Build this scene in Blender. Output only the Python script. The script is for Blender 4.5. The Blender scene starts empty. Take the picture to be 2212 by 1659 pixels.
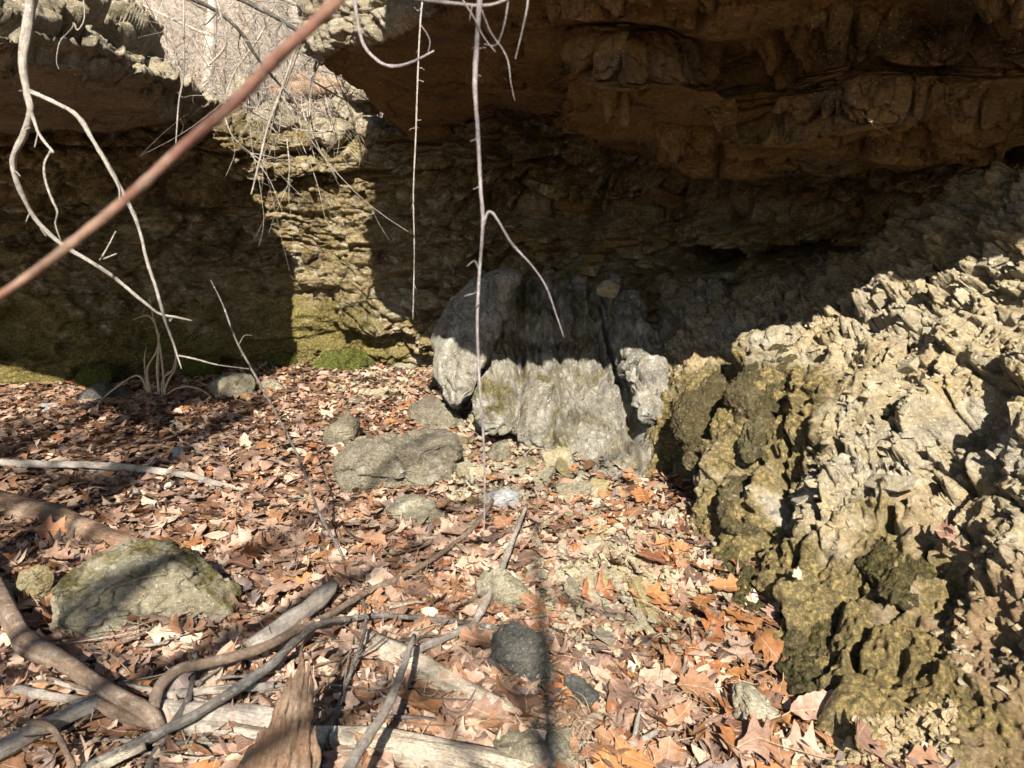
import bpy, math, random
import numpy as np

random.seed(7)
RNG = np.random.default_rng(7)
S = bpy.context.scene
COL = S.collection

# ---------------------------------------------------------------- camera, sky, sun, exposure
PITCH = math.radians(12.0)
CAM = np.array((0.0, 0.0, 1.35))
FPX, CX, CY = 1610.0, 1106.0, 829.5           # photo measured at 2212 x 1659
cam = bpy.data.cameras.new('camera')
cam.sensor_width = 36.0
cam.lens = 36.0 * FPX / 2212.0
cam.clip_start = 0.05
cam.clip_end = 400.0
cam.dof.use_dof = True
cam.dof.focus_distance = 4.0
cam.dof.aperture_fstop = 6.5
cam_ob = bpy.data.objects.new('camera', cam)
COL.objects.link(cam_ob)
cam_ob.location = CAM
cam_ob.rotation_euler = (math.radians(90) - PITCH, 0, 0)
S.camera = cam_ob

SUN_EL, SUN_AZ = math.radians(36.0), math.radians(1.0)     # behind the camera, a little to the right
world = bpy.data.worlds.new('World')
S.world = world
world.use_nodes = True
wn = world.node_tree
wn.nodes.clear()
sky = wn.nodes.new('ShaderNodeTexSky')
sky.sky_type = 'NISHITA'
sky.sun_disc = False
sky.sun_elevation = SUN_EL
sky.sun_rotation = math.radians(180) - SUN_AZ
bg = wn.nodes.new('ShaderNodeBackground')
bg.inputs[1].default_value = 0.05
wo = wn.nodes.new('ShaderNodeOutputWorld')
wn.links.new(sky.outputs[0], bg.inputs[0])
wn.links.new(bg.outputs[0], wo.inputs[0])

sun = bpy.data.lights.new('sun', 'SUN')
sun.energy = 5.0
sun.angle = math.radians(0.5)
sun.color = (1.0, 0.93, 0.82)
sun_ob = bpy.data.objects.new('sun', sun)
COL.objects.link(sun_ob)
sun_ob.rotation_euler = (math.radians(90) - SUN_EL, 0, SUN_AZ)
sun_ob.location = (2, -10, 12)
# unit vector from the ground towards the sun
SUNV = np.array((math.sin(SUN_AZ) * math.cos(SUN_EL), -math.cos(SUN_AZ) * math.cos(SUN_EL), math.sin(SUN_EL)))

S.view_settings.view_transform = 'Standard'
S.view_settings.look = 'None'
S.view_settings.gamma = 1.0
S.view_settings.use_curve_mapping = False
S.view_settings.exposure = 1.82
S.render.resolution_x, S.render.resolution_y = 1024, 768

# ---------------------------------------------------------------- numeric helpers
cP, sP = math.cos(PITCH), math.sin(PITCH)


def P(x, y, Y):
    """point of the place seen at photo position (x, y) at distance Y in front of the camera"""
    dx, dv = (x - CX) / FPX, (CY - y) / FPX
    d = np.array((dx, cP + dv * sP, -sP + dv * cP))
    return CAM + d * (Y / d[1])


def _h(ix, iy, iz, seed):
    n = (ix.astype(np.int64) * 374761393 + iy.astype(np.int64) * 668265263 + iz.astype(np.int64) * 2147483647 + seed * 1274126177) & 0xFFFFFFFF
    n = ((n ^ (n >> 13)) * 1274126177) & 0xFFFFFFFF
    n = ((n ^ (n >> 16)) * 2246822519) & 0xFFFFFFFF
    return (n ^ (n >> 15)) & 0xFFFFFFFF


def hf(ix, iy, iz, seed):
    return _h(ix, iy, iz, seed).astype(np.float64) / 4294967295.0


_GR = np.array([(1, 1, 0), (-1, 1, 0), (1, -1, 0), (-1, -1, 0), (1, 0, 1), (-1, 0, 1), (1, 0, -1), (-1, 0, -1),
                (0, 1, 1), (0, -1, 1), (0, 1, -1), (0, -1, -1), (1, 1, 0), (-1, 1, 0), (0, -1, 1), (0, -1, -1)], float)


def gnoise(p, seed=0):
    i = np.floor(p)
    f = p - i
    i = i.astype(np.int64)
    u = f * f * f * (f * (f * 6 - 15) + 10)
    res = np.zeros(len(p))
    for a in (0, 1):
        wx = u[:, 0] if a else 1 - u[:, 0]
        for b in (0, 1):
            wy = u[:, 1] if b else 1 - u[:, 1]
            for c in (0, 1):
                wz = u[:, 2] if c else 1 - u[:, 2]
                g = _GR[_h(i[:, 0] + a, i[:, 1] + b, i[:, 2] + c, seed) & 15]
                res += wx * wy * wz * (g[:, 0] * (f[:, 0] - a) + g[:, 1] * (f[:, 1] - b) + g[:, 2] * (f[:, 2] - c))
    return res


def fbm(p, oct=4, seed=0, gain=0.5, ridged=False):
    s, a, t = np.zeros(len(p)), 1.0, 0.0
    q = np.array(p, float)
    for k in range(oct):
        n = gnoise(q, seed + k * 17)
        s += a * ((1 - 2 * np.abs(n)) if ridged else n)
        t += a
        a *= gain
        q = q * 2.03 + 11.7
    return s / t


def worley(p, seed=0):
    i = np.floor(p).astype(np.int64)
    f = p - i
    n = len(p)
    d1, d2 = np.full(n, 9.0), np.full(n, 9.0)
    r = np.zeros((n, 3))
    v = np.zeros((n, 3))
    for a in (-1, 0, 1):
        for b in (-1, 0, 1):
            for c in (-1, 0, 1):
                ix, iy, iz = i[:, 0] + a, i[:, 1] + b, i[:, 2] + c
                h = _h(ix, iy, iz, seed)
                j = np.stack(((h & 1023) / 1023.0, ((h >> 10) & 1023) / 1023.0, ((h >> 20) & 1023) / 1023.0), 1)
                o = np.array((a, b, c)) + 0.1 + 0.8 * j - f
                d = np.einsum('ij,ij->i', o, o)
                near = d < d1
                d2 = np.where(near, d1, np.minimum(d2, d))
                d1 = np.where(near, d, d1)
                if near.any():
                    k = np.nonzero(near)[0]
                    r[k, 0] = ((h[k] * 7919) & 1023) / 1023.0
                    r[k, 1] = ((h[k] >> 5) & 1023) / 1023.0
                    r[k, 2] = ((h[k] >> 17) & 1023) / 1023.0
                    v[k] = -o[k]
    return np.sqrt(d1), np.sqrt(d2), r, v


def facet(p, sc, seed=0, tilt=1.0, crack=0.5, warp=0.25):
    """broken blocks: every cell its own height and its own tilt, a crack between neighbours"""
    q = p * np.asarray(sc, float)
    q = q + warp * np.stack((gnoise(q * 1.7, seed + 1), gnoise(q * 1.7 + 31.3, seed + 2), gnoise(q * 1.7 + 77.1, seed + 3)), 1)
    d1, d2, r, v = worley(q, seed)
    h = (r[:, 0] - 0.5) + tilt * ((r[:, 1] - 0.5) * v[:, 0] + (r[:, 2] - 0.5) * v[:, 2] + (r[:, 0] - 0.5) * v[:, 1])
    return h - crack * np.clip(1 - (d2 - d1) / 0.09, 0, 1)


def sstep(a, b, x):
    t = np.clip((x - a) / (b - a), 0, 1)
    return t * t * (3 - 2 * t)


def strata(p, k, seed=0, warp=0.5, dip=(0.0, 0.0)):
    """bedding: layers that stand out or are cut back, a dark joint under each"""
    z = (p[:, 2] + dip[0] * p[:, 0] + dip[1] * p[:, 1]) * k + warp * fbm(p * 0.9, 3, seed)
    i = np.floor(z)
    f = z - i
    o = np.zeros(len(p), np.int64)
    a, b = hf(i.astype(np.int64), o, o, seed + 5), hf(i.astype(np.int64) + 1, o, o, seed + 5)
    t = sstep(0.84, 1.0, f)
    c = hf(i.astype(np.int64), o + 3, o, seed + 9)
    return a * (1 - t) + b * t - 0.5, np.exp(-((f - 0.9) / 0.07) ** 2) * c


# ---------------------------------------------------------------- mesh helpers
def mesh(name, v, f, mat, smooth=True, uv=None, attrs=None):
    """f: (n,3) or (n,4) integer array"""
    m = bpy.data.meshes.new(name)
    v = np.asarray(v, np.float32)
    f = np.asarray(f, np.int32)
    n, k = f.shape
    m.vertices.add(len(v))
    m.vertices.foreach_set('co', v.ravel())
    m.loops.add(n * k)
    m.loops.foreach_set('vertex_index', f.ravel())
    m.polygons.add(n)
    m.polygons.foreach_set('loop_start', np.arange(0, n * k, k, dtype=np.int32))
    m.polygons.foreach_set('loop_total', np.full(n, k, np.int32))
    m.polygons.foreach_set('use_smooth', np.full(n, bool(smooth)))
    if uv is not None:
        l = m.uv_layers.new(name='UVMap')
        l.data.foreach_set('uv', np.asarray(uv, np.float32)[f.ravel()].ravel())
    for an, av in (attrs or {}).items():
        a = m.attributes.new(an, 'FLOAT', 'POINT')
        a.data.foreach_set('value', np.asarray(av, np.float32))
    m.update(calc_edges=True)
    m.materials.append(mat)
    return m


def link(name, me, parent=None):
    o = bpy.data.objects.new(name, me)
    COL.objects.link(o)
    if parent is not None:
        o.parent = parent
    return o


def tag(o, label=None, cat=None, group=None, kind=None):
    if label:
        o['label'] = label
    if cat:
        o['category'] = cat
    if group:
        o['group'] = group
    if kind:
        o['kind'] = kind
    return o


def obj_at(name, v, f, mat, base=None, parent=None, **kw):
    """one object whose origin sits at its base"""
    v = np.asarray(v, float)
    if base is None:
        base = np.array((v[:, 0].mean(), v[:, 1].mean(), v[:, 2].min()))
    o = link(name, mesh(name, v - base, f, mat, **kw), parent)
    if parent is not None:
        base = base - np.array(parent.location)
    o.location = base
    return o


def empty(name, loc):
    o = bpy.data.objects.new(name, None)
    o.empty_display_size = 0.1
    COL.objects.link(o)
    o.location = loc
    return o


def grid_faces(nu, nv, wrap=False):
    a = np.arange(nu * nv).reshape(nu, nv)
    if wrap:
        a = np.concatenate((a, a[:, :1]), 1)
    return np.stack((a[:-1, :-1], a[:-1, 1:], a[1:, 1:], a[1:, :-1]), -1).reshape(-1, 4)


def resample(c, n, axis, wt=None):
    """piecewise linear along one axis, samples spread by mean chord length (or by given weights)"""
    c = np.moveaxis(c, axis, 0)
    d = np.linalg.norm(np.diff(c, axis=0), axis=-1)
    dist = np.linalg.norm(0.5 * (c[1:] + c[:-1]) - CAM, axis=-1)
    d = (d / dist).mean(axis=1)
    d = np.minimum(d, np.median(d) * 2.5) if wt is None else np.asarray(wt, float)
    t = np.concatenate(((0,), np.cumsum(d)))
    s = np.linspace(0, t[-1], n)
    k = np.clip(np.searchsorted(t, s, side='right') - 1, 0, len(t) - 2)
    w = ((s - t[k]) / (t[k + 1] - t[k]))[:, None, None]
    out = c[k] * (1 - w) + c[k + 1] * w
    return np.moveaxis(out, 0, axis), k + w[:, 0, 0]


def smooth_grid(g, it, axes=(0, 1)):
    for _ in range(it):
        for ax in axes:
            m = np.moveaxis(g, ax, 0)
            mm = m.copy()
            mm[1:-1] = 0.25 * m[:-2] + 0.5 * m[1:-1] + 0.25 * m[2:]
            g = np.moveaxis(mm, 0, ax)
    return g


def normals(g, ref):
    du = np.gradient(g, axis=0)
    dv = np.gradient(g, axis=1)
    n = np.cross(du, dv)
    n /= np.linalg.norm(n, axis=-1, keepdims=True) + 1e-9
    i = int(ref * (g.shape[0] - 1))
    j = g.shape[1] // 2
    if np.dot(n[i, j], CAM - g[i, j]) < 0:
        n = -n
    return n


def loft(ctrl, nu, nv, sm=6, ref=0.5, wt=None, wc=None):
    """ctrl rows x cols of points -> fine grid, its normals and the control row each point lies on"""
    c = np.array([[q if isinstance(q, np.ndarray) else P(*q) for q in row] for row in ctrl], float)
    g, row = resample(c, nu, 0, wt)
    g, _ = resample(g, nv, 1, wc)
    g = smooth_grid(g, sm)
    return g, normals(g, int(np.searchsorted(row, ref)) / (nu - 1)), np.repeat(row, nv)


def ground_z(x, y):
    x = np.atleast_1d(np.asarray(x, float))
    y = np.atleast_1d(np.asarray(y, float))
    q = np.stack((x, y, np.zeros_like(x)), 1)
    z = 0.10 * fbm(q * 0.55, 3, 41) + 0.05 * fbm(q * 2.1, 3, 43)
    z += 0.10 * np.exp(-((x + 0.15) ** 2 / 0.5 + (y - 4.6) ** 2 / 1.2))       # rubble heap before the grey boulder
    z += 0.10 * sstep(0.35, 1.3, x - 0.1 * (y - 2)) * sstep(5.0, 3.0, y)      # banked up against the right bank
    z -= 0.10 * np.exp(-((x + 1.0) ** 2 / 0.06 + (y - 1.65) ** 2 / 0.03))     # hollow under the dead wood
    return z


_TX, _TY = np.arange(-8, 5.001, 0.03), np.arange(0.5, 12.001, 0.03)
_TZ = ground_z(*[a.ravel() for a in np.meshgrid(_TX, _TY, indexing='ij')]).reshape(len(_TX), len(_TY))


def gz1(x, y):
    a = min(max((x + 8) / 0.03, 0), len(_TX) - 1.001)
    b = min(max((y - 0.5) / 0.03, 0), len(_TY) - 1.001)
    i, j = int(a), int(b)
    a, b = a - i, b - j
    return float((_TZ[i, j] * (1 - a) + _TZ[i + 1, j] * a) * (1 - b) + (_TZ[i, j + 1] * (1 - a) + _TZ[i + 1, j + 1] * a) * b)


def G(x, y, h=0.0):
    """point of the ground (or h above it) seen at photo position (x, y)"""
    dx, dv = (x - CX) / FPX, (CY - y) / FPX
    d = np.array((dx, cP + dv * sP, -sP + dv * cP))
    z = 0.0
    for _ in range(8):
        t = (z + h - CAM[2]) / min(d[2], -0.02)
        q = CAM + d * t
        z = 0.5 * z + 0.5 * gz1(q[0], q[1])
    return q


def GY(x, y):
    return float(G(x, y)[1])


# ---------------------------------------------------------------- materials
def nodes_of(name):
    m = bpy.data.materials.new(name)
    m.use_nodes = True
    t = m.node_tree
    t.nodes.clear()
    out = t.nodes.new('ShaderNodeOutputMaterial')
    b = t.nodes.new('ShaderNodeBsdfPrincipled')
    t.links.new(b.outputs[0], out.inputs[0])
    b.inputs['Specular IOR Level'].default_value = 0.2
    return m, t, b


class NT:
    def __init__(s, t):
        s.t = t

    def n(s, kind, **kw):
        q = s.t.nodes.new(kind)
        for k, v in kw.items():
            setattr(q, k, v)
        return q

    def l(s, a, b):
        s.t.links.new(a, b)

    def coord(s, scale=(1, 1, 1), kind='world'):
        if kind == 'world':
            c = s.n('ShaderNodeNewGeometry').outputs['Position']
        elif kind == 'uv':
            c = s.n('ShaderNodeTexCoord').outputs['UV']
        else:
            c = s.n('ShaderNodeTexCoord').outputs['Object']
        mp = s.n('ShaderNodeMapping')
        mp.inputs['Scale'].default_value = scale
        s.l(c, mp.inputs[0])
        return mp.outputs[0]

    def noise(s, co, scale, detail=6, rough=0.6, dist=0.0):
        q = s.n('ShaderNodeTexNoise')
        q.inputs['Scale'].default_value = scale
        q.inputs['Detail'].default_value = detail
        q.inputs['Roughness'].default_value = rough
        q.inputs['Distortion'].default_value = dist
        s.l(co, q.inputs['Vector'])
        return q.outputs[0]

    def voro(s, co, scale, feature='F1', out=0, rand=1.0):
        q = s.n('ShaderNodeTexVoronoi', feature=feature)
        q.inputs['Scale'].default_value = scale
        q.inputs['Randomness'].default_value = rand
        s.l(co, q.inputs['Vector'])
        return q.outputs[out]

    def ramp(s, fac, stops, interp='LINEAR'):
        q = s.n('ShaderNodeValToRGB')
        q.color_ramp.interpolation = interp
        e = q.color_ramp.elements
        while len(e) < len(stops):
            e.new(0.5)
        for k, (p, c) in enumerate(stops):
            e[k].position = p
            e[k].color = c if len(c) == 4 else (*c, 1)
        s.l(fac, q.inputs[0])
        return q.outputs[0]

    def step(s, fac, a, b):
        q = s.n('ShaderNodeMapRange')
        q.interpolation_type = 'SMOOTHSTEP'
        q.inputs[1].default_value, q.inputs[2].default_value = a, b
        s.l(fac, q.inputs[0])
        return q.outputs[0]

    def math(s, op, a, b=0.0):
        q = s.n('ShaderNodeMath', operation=op)
        for k, v in enumerate((a, b)):
            if isinstance(v, (int, float)):
                q.inputs[k].default_value = v
            else:
                s.l(v, q.inputs[k])
        return q.outputs[0]

    def mix(s, fac, a, b, blend='MIX'):
        q = s.n('ShaderNodeMix', data_type='RGBA', blend_type=blend)
        for k, v in ((0, fac), (6, a), (7, b)):
            if isinstance(v, (int, float)):
                q.inputs[k].default_value = v
            elif isinstance(v, tuple):
                q.inputs[k].default_value = (*v, 1)
            else:
                s.l(v, q.inputs[k])
        return q.outputs[2]

    def attr(s, name):
        return s.n('ShaderNodeAttribute', attribute_name=name).outputs['Fac']

    def bump(s, h, strength, dist, prev=None):
        q = s.n('ShaderNodeBump')
        q.inputs['Strength'].default_value = strength
        q.inputs['Distance'].default_value = dist
        s.l(h, q.inputs['Height'])
        if prev is not None:
            s.l(prev, q.inputs['Normal'])
        return q.outputs[0]


def rock_mat(name, a, b, c, pale, stain, lichen=0.5, moss_lo=0.62, moss_col=(0.085, 0.072, 0.022), scale=1.0, bump=1.0,
             stretch=(1, 1, 2.2), stain_amt=0.6, soil=None, alb=0.70):
    """a/b/c large colour areas, pale lichen crust, dark stain, moss where the 'moss' attribute allows"""
    a, b, c, pale, stain = [tuple(x * alb for x in q) for q in (a, b, c, pale, stain)]
    m, t, bs = nodes_of(name)
    N = NT(t)
    co = N.coord((1, 1, 1))
    cs = N.coord(stretch)
    n1 = N.noise(cs, 1.3 * scale, 5, 0.65, 0.6)
    base = N.ramp(n1, [(0.30, a), (0.48, b), (0.66, c)])
    n2 = N.noise(co, 7 * scale, 8, 0.72)
    base = N.mix(N.math('MULTIPLY', N.step(n2, 0.50, 0.66), lichen), base, pale)
    n3 = N.noise(cs, 3.1 * scale, 7, 0.7, 0.4)
    base = N.mix(N.math('MULTIPLY', N.step(n3, 0.53, 0.70), stain_amt), base, stain)
    n4 = N.noise(co, 42 * scale, 5, 0.75)
    base = N.mix(0.85, base, N.ramp(n4, [(0.25, (0.42, 0.40, 0.37)), (0.5, (0.98, 0.98, 0.98)), (0.75, (1.45, 1.42, 1.35))]), 'MULTIPLY')
    n5 = N.noise(co, 95 * scale, 2, 0.5)
    base = N.mix(N.math('MULTIPLY', N.step(n5, 0.62, 0.70), 0.55), base, tuple(min(0.75, 1.7 * x) for x in pale))
    if soil:
        base = N.mix(N.math('MULTIPLY', N.attr('soil'), 0.85), base, N.mix(0.9, soil, N.ramp(N.noise(co, 38, 5, 0.75), [(0.3, (0.45, 0.42, 0.4)), (0.5, (1, 1, 1)), (0.7, (1.7, 1.6, 1.5))]), 'MULTIPLY'))
    # moss
    ms = N.attr('moss')
    nm = N.noise(co, 4.5 * scale, 7, 0.7)
    mf = N.step(N.math('ADD', N.math('MULTIPLY', ms, 0.6), nm), moss_lo, moss_lo + 0.22)
    nmc = N.noise(co, 55, 4, 0.8)
    mc = N.mix(1.0, moss_col, N.ramp(nmc, [(0.3, (0.28, 0.28, 0.25)), (0.5, (1, 1, 1)), (0.66, (2.9, 2.7, 2.5))]), 'MULTIPLY')
    base = N.mix(N.math('MULTIPLY', mf, 0.93), base, mc)
    t.links.new(base, bs.inputs['Base Color'])
    bs.inputs['Roughness'].default_value = 0.92
    h1 = N.noise(cs, 16 * scale, 8, 0.72)
    h2 = N.noise(co, 70, 5, 0.75)
    v1 = N.voro(cs, 26 * scale, 'F1')
    nb = N.bump(h1, 1.0 * bump, 0.05)
    nb = N.bump(v1, 0.35 * bump, 0.02, nb)
    nb = N.bump(h2, 0.8 * bump, 0.010, nb)
    t.links.new(nb, bs.inputs['Normal'])
    return m


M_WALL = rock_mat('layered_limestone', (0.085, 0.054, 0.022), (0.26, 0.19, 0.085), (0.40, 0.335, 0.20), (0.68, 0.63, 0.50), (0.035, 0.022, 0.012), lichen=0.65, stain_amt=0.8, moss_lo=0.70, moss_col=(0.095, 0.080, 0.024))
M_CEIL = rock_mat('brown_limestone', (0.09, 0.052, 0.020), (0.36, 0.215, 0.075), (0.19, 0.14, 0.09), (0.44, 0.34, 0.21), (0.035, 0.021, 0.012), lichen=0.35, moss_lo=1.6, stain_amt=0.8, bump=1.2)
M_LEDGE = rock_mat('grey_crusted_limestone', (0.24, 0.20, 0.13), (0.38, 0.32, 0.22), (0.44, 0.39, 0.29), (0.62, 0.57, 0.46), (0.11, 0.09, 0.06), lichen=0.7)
M_BOULD = rock_mat('grey_boulder_stone', (0.24, 0.19, 0.11), (0.30, 0.28, 0.23), (0.36, 0.33, 0.26), (0.56, 0.55, 0.50), (0.10, 0.085, 0.06), lichen=0.75, stretch=(1.9, 1.9, 0.75), stain_amt=0.8, alb=0.72)
M_STONE = rock_mat('field_stone', (0.20, 0.17, 0.11), (0.29, 0.255, 0.175), (0.36, 0.325, 0.225), (0.50, 0.49, 0.43), (0.13, 0.115, 0.075), lichen=0.55, scale=1.6, moss_lo=0.72, alb=0.85)
M_SHADEST = rock_mat('shade_darkened_stone', (0.15, 0.13, 0.09), (0.22, 0.19, 0.135), (0.30, 0.27, 0.19), (0.46, 0.44, 0.37), (0.085, 0.07, 0.05), lichen=0.5, scale=1.6, moss_lo=0.8, alb=0.75)  # darker variant of the field stone: dappled shade put into its colour
M_DARKST = rock_mat('dark_field_stone', (0.085, 0.085, 0.08), (0.13, 0.125, 0.11), (0.18, 0.165, 0.13), (0.30, 0.30, 0.28), (0.06, 0.055, 0.045), lichen=0.4, scale=1.6, moss_lo=0.8)
M_PALEST = rock_mat('pale_chert', (0.50, 0.40, 0.23), (0.56, 0.48, 0.31), (0.50, 0.46, 0.36), (0.64, 0.59, 0.47), (0.36, 0.26, 0.13), lichen=0.5, scale=2.2, moss_lo=1.6, stain_amt=0.35)
M_WHITE = rock_mat('white_stone', (0.50, 0.51, 0.52), (0.60, 0.61, 0.62), (0.64, 0.63, 0.60), (0.70, 0.70, 0.70), (0.36, 0.35, 0.33), lichen=0.5, scale=2.2, moss_lo=1.6, stain_amt=0.3)
M_YELST = rock_mat('yellow_stone', (0.30, 0.23, 0.10), (0.42, 0.34, 0.17), (0.36, 0.33, 0.24), (0.52, 0.46, 0.30), (0.16, 0.12, 0.06), lichen=0.4, scale=2.0, moss_lo=0.9)
M_BANK = rock_mat('crumbling_limestone', (0.40, 0.29, 0.14), (0.44, 0.36, 0.22), (0.35, 0.32, 0.26), (0.60, 0.55, 0.42), (0.20, 0.135, 0.06), lichen=0.6, stain_amt=0.55, moss_col=(0.118, 0.092, 0.036), moss_lo=0.68, alb=0.76, soil=(0.20, 0.13, 0.072))
M_GRAVEL = rock_mat('tan_gravel', (0.46, 0.33, 0.16), (0.54, 0.42, 0.24), (0.48, 0.40, 0.28), (0.62, 0.54, 0.38), (0.32, 0.22, 0.11), lichen=0.4, scale=2.2, moss_lo=1.6, stain_amt=0.4, alb=0.8)
M_MOSS = rock_mat('moss', (0.17, 0.128, 0.062), (0.13, 0.105, 0.05), (0.09, 0.078, 0.033), (0.34, 0.28, 0.16), (0.06, 0.048, 0.02), lichen=0.5, moss_lo=0.72, moss_col=(0.070, 0.060, 0.022), bump=1.4)


def leaf_mat():
    m, t, b = nodes_of('dry_oak_leaf')
    N = NT(t)
    oi = N.n('ShaderNodeObjectInfo')
    sep = N.n('ShaderNodeSeparateColor')
    N.l(oi.outputs['Color'], sep.inputs[0])
    tint = N.math('ADD', N.attr('tint'), sep.outputs[0])
    base = N.ramp(tint, [(0.0, (0.45, 0.35, 0.26)), (0.12, (0.35, 0.25, 0.185)), (0.30, (0.255, 0.165, 0.122)), (0.50, (0.15, 0.088, 0.062)),
                         (0.64, (0.29, 0.135, 0.05)), (0.78, (0.20, 0.072, 0.028)), (0.88, (0.085, 0.048, 0.034)), (1.0, (0.15, 0.12, 0.11))])
    uv = N.n('ShaderNodeTexCoord').outputs['UV']
    sx = N.n('ShaderNodeSeparateXYZ')
    N.l(uv, sx.inputs[0])
    a = N.math('ABSOLUTE', sx.outputs[1])
    rib = N.step(a, 0.06, 0.02)
    side = N.math('SINE', N.math('MULTIPLY', N.math('SUBTRACT', sx.outputs[0], N.math('MULTIPLY', a, 0.55)), 52.0))
    veins = N.math('MAXIMUM', rib, N.math('MULTIPLY', N.step(side, 0.86, 1.0), 0.6))
    base = N.mix(N.math('MULTIPLY', veins, 0.45), base, (0.46, 0.32, 0.20))
    co = N.coord((1, 1, 1))
    n = N.noise(co, 60, 4, 0.7)
    base = N.mix(0.75, base, N.ramp(n, [(0.3, (0.62, 0.58, 0.55)), (0.55, (1.05, 1.05, 1.05)), (0.75, (1.3, 1.3, 1.3))]), 'MULTIPLY')
    sp = N.noise(co, 190, 2, 0.5)
    base = N.mix(N.math('MULTIPLY', N.step(sp, 0.66, 0.72), 0.6), base, (0.06, 0.035, 0.02))
    N.l(base, b.inputs['Base Color'])
    b.inputs['Roughness'].default_value = 0.55
    b.inputs['Specular IOR Level'].default_value = 0.35
    nb = N.bump(veins, 0.5, 0.002)
    nb = N.bump(n, 0.4, 0.004, nb)
    N.l(nb, b.inputs['Normal'])
    # thin dry leaves let a little light through
    tr = N.n('ShaderNodeBsdfTranslucent')
    N.l(N.mix(1.0, base, (1.0, 0.75, 0.5), 'MULTIPLY'), tr.inputs[0])
    mx = N.n('ShaderNodeMixShader')
    mx.inputs[0].default_value = 0.14
    N.l(b.outputs[0], mx.inputs[1])
    N.l(tr.outputs[0], mx.inputs[2])
    out = [q for q in t.nodes if q.type == 'OUTPUT_MATERIAL'][0]
    N.l(mx.outputs[0], out.inputs[0])
    return m


M_LEAF = leaf_mat()


def wood_mat(name, a, b, pale, fibre=1.0, lichen=0.35):
    m, t, bs = nodes_of(name)
    N = NT(t)
    uv = N.coord((9, 1.2, 1), 'uv')
    co = N.coord((1, 1, 1))
    g1 = N.noise(uv, 5.0, 8, 0.75, 0.3)
    g2 = N.noise(N.coord((30, 1.6, 1), 'uv'), 3.0, 4, 0.7, 0.2)
    base = N.ramp(g1, [(0.28, a), (0.6, b)])
    base = N.mix(N.math('MULTIPLY', N.step(g2, 0.5, 0.7), 0.6), base, pale)
    base = N.mix(N.math('MULTIPLY', N.step(N.noise(co, 11, 4, 0.6), 0.46, 0.64), 0.55), base, pale)
    base = N.mix(N.math('MULTIPLY', N.step(N.noise(co, 17, 4, 0.6), 0.54, 0.66), 0.5), base, a)
    n2 = N.noise(co, 30, 6, 0.7)
    base = N.mix(N.math('MULTIPLY', N.step(n2, 0.56, 0.64), lichen), base, (0.42, 0.42, 0.37))
    base = N.mix(0.6, base, N.ramp(N.noise(co, 90, 4, 0.7), [(0.3, (0.5, 0.48, 0.46)), (0.7, (1.4, 1.4, 1.4))]), 'MULTIPLY')
    N.l(base, bs.inputs['Base Color'])
    bs.inputs['Roughness'].default_value = 0.85
    nb = N.bump(g1, 0.7 * fibre, 0.012)
    nb = N.bump(g2, 0.8 * fibre, 0.006, nb)
    nb = N.bump(n2, 0.7, 0.006, nb)
    N.l(nb, bs.inputs['Normal'])
    return m


M_BARK = wood_mat('brown_bark', (0.10, 0.065, 0.045), (0.20, 0.145, 0.105), (0.27, 0.21, 0.16))
M_DBARK = wood_mat('dark_bark', (0.06, 0.05, 0.045), (0.13, 0.115, 0.10), (0.24, 0.23, 0.21), lichen=0.5)
M_GREY = wood_mat('weathered_grey_wood', (0.17, 0.14, 0.115), (0.34, 0.30, 0.255), (0.46, 0.42, 0.365), lichen=0.2)
M_PALEW = wood_mat('pale_dead_wood', (0.26, 0.21, 0.15), (0.46, 0.39, 0.30), (0.58, 0.52, 0.42), lichen=0.1, fibre=1.5)
M_ROT = wood_mat('rotten_wood', (0.13, 0.075, 0.045), (0.30, 0.19, 0.12), (0.40, 0.31, 0.23), lichen=0.15, fibre=2.0)
M_TWIG = wood_mat('pale_twig_bark', (0.26, 0.225, 0.185), (0.42, 0.38, 0.33), (0.50, 0.47, 0.42), lichen=0.4)
M_RED = wood_mat('red_brown_shoot', (0.11, 0.045, 0.034), (0.20, 0.10, 0.07), (0.36, 0.26, 0.19), lichen=0.15, fibre=0.6)
M_VINE = wood_mat('grey_violet_vine', (0.22, 0.19, 0.19), (0.33, 0.29, 0.29), (0.40, 0.37, 0.36), lichen=0.2)
M_STRAW = wood_mat('dry_straw', (0.32, 0.25, 0.15), (0.46, 0.38, 0.25), (0.52, 0.45, 0.32), lichen=0.0)


def ground_mat():
    m, t, b = nodes_of('leaf_mould')
    N = NT(t)
    co = N.coord((1, 1, 1))
    c1 = N.voro(co, 18, 'F1', 1)
    sep = N.n('ShaderNodeSeparateColor')
    N.l(c1, sep.inputs[0])
    base = N.ramp(sep.outputs[0], [(0.0, (0.30, 0.20, 0.13)), (0.4, (0.18, 0.105, 0.065)), (0.7, (0.075, 0.05, 0.035)), (1.0, (0.25, 0.12, 0.06))])
    n = N.noise(co, 3, 6, 0.7)
    base = N.mix(N.step(n, 0.45, 0.6), base, (0.06, 0.042, 0.03))
    base = N.mix(0.7, base, N.ramp(N.noise(co, 60, 4, 0.7), [(0.3, (0.5, 0.5, 0.5)), (0.7, (1.3, 1.3, 1.3))]), 'MULTIPLY')
    N.l(base, b.inputs['Base Color'])
    b.inputs['Roughness'].default_value = 0.95
    nb = N.bump(N.voro(co, 18, 'F1', 0), 0.6, 0.03)
    nb = N.bump(N.noise(co, 40, 6, 0.7), 0.7, 0.02, nb)
    N.l(nb, b.inputs['Normal'])
    return m


M_GROUND = ground_mat()


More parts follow.
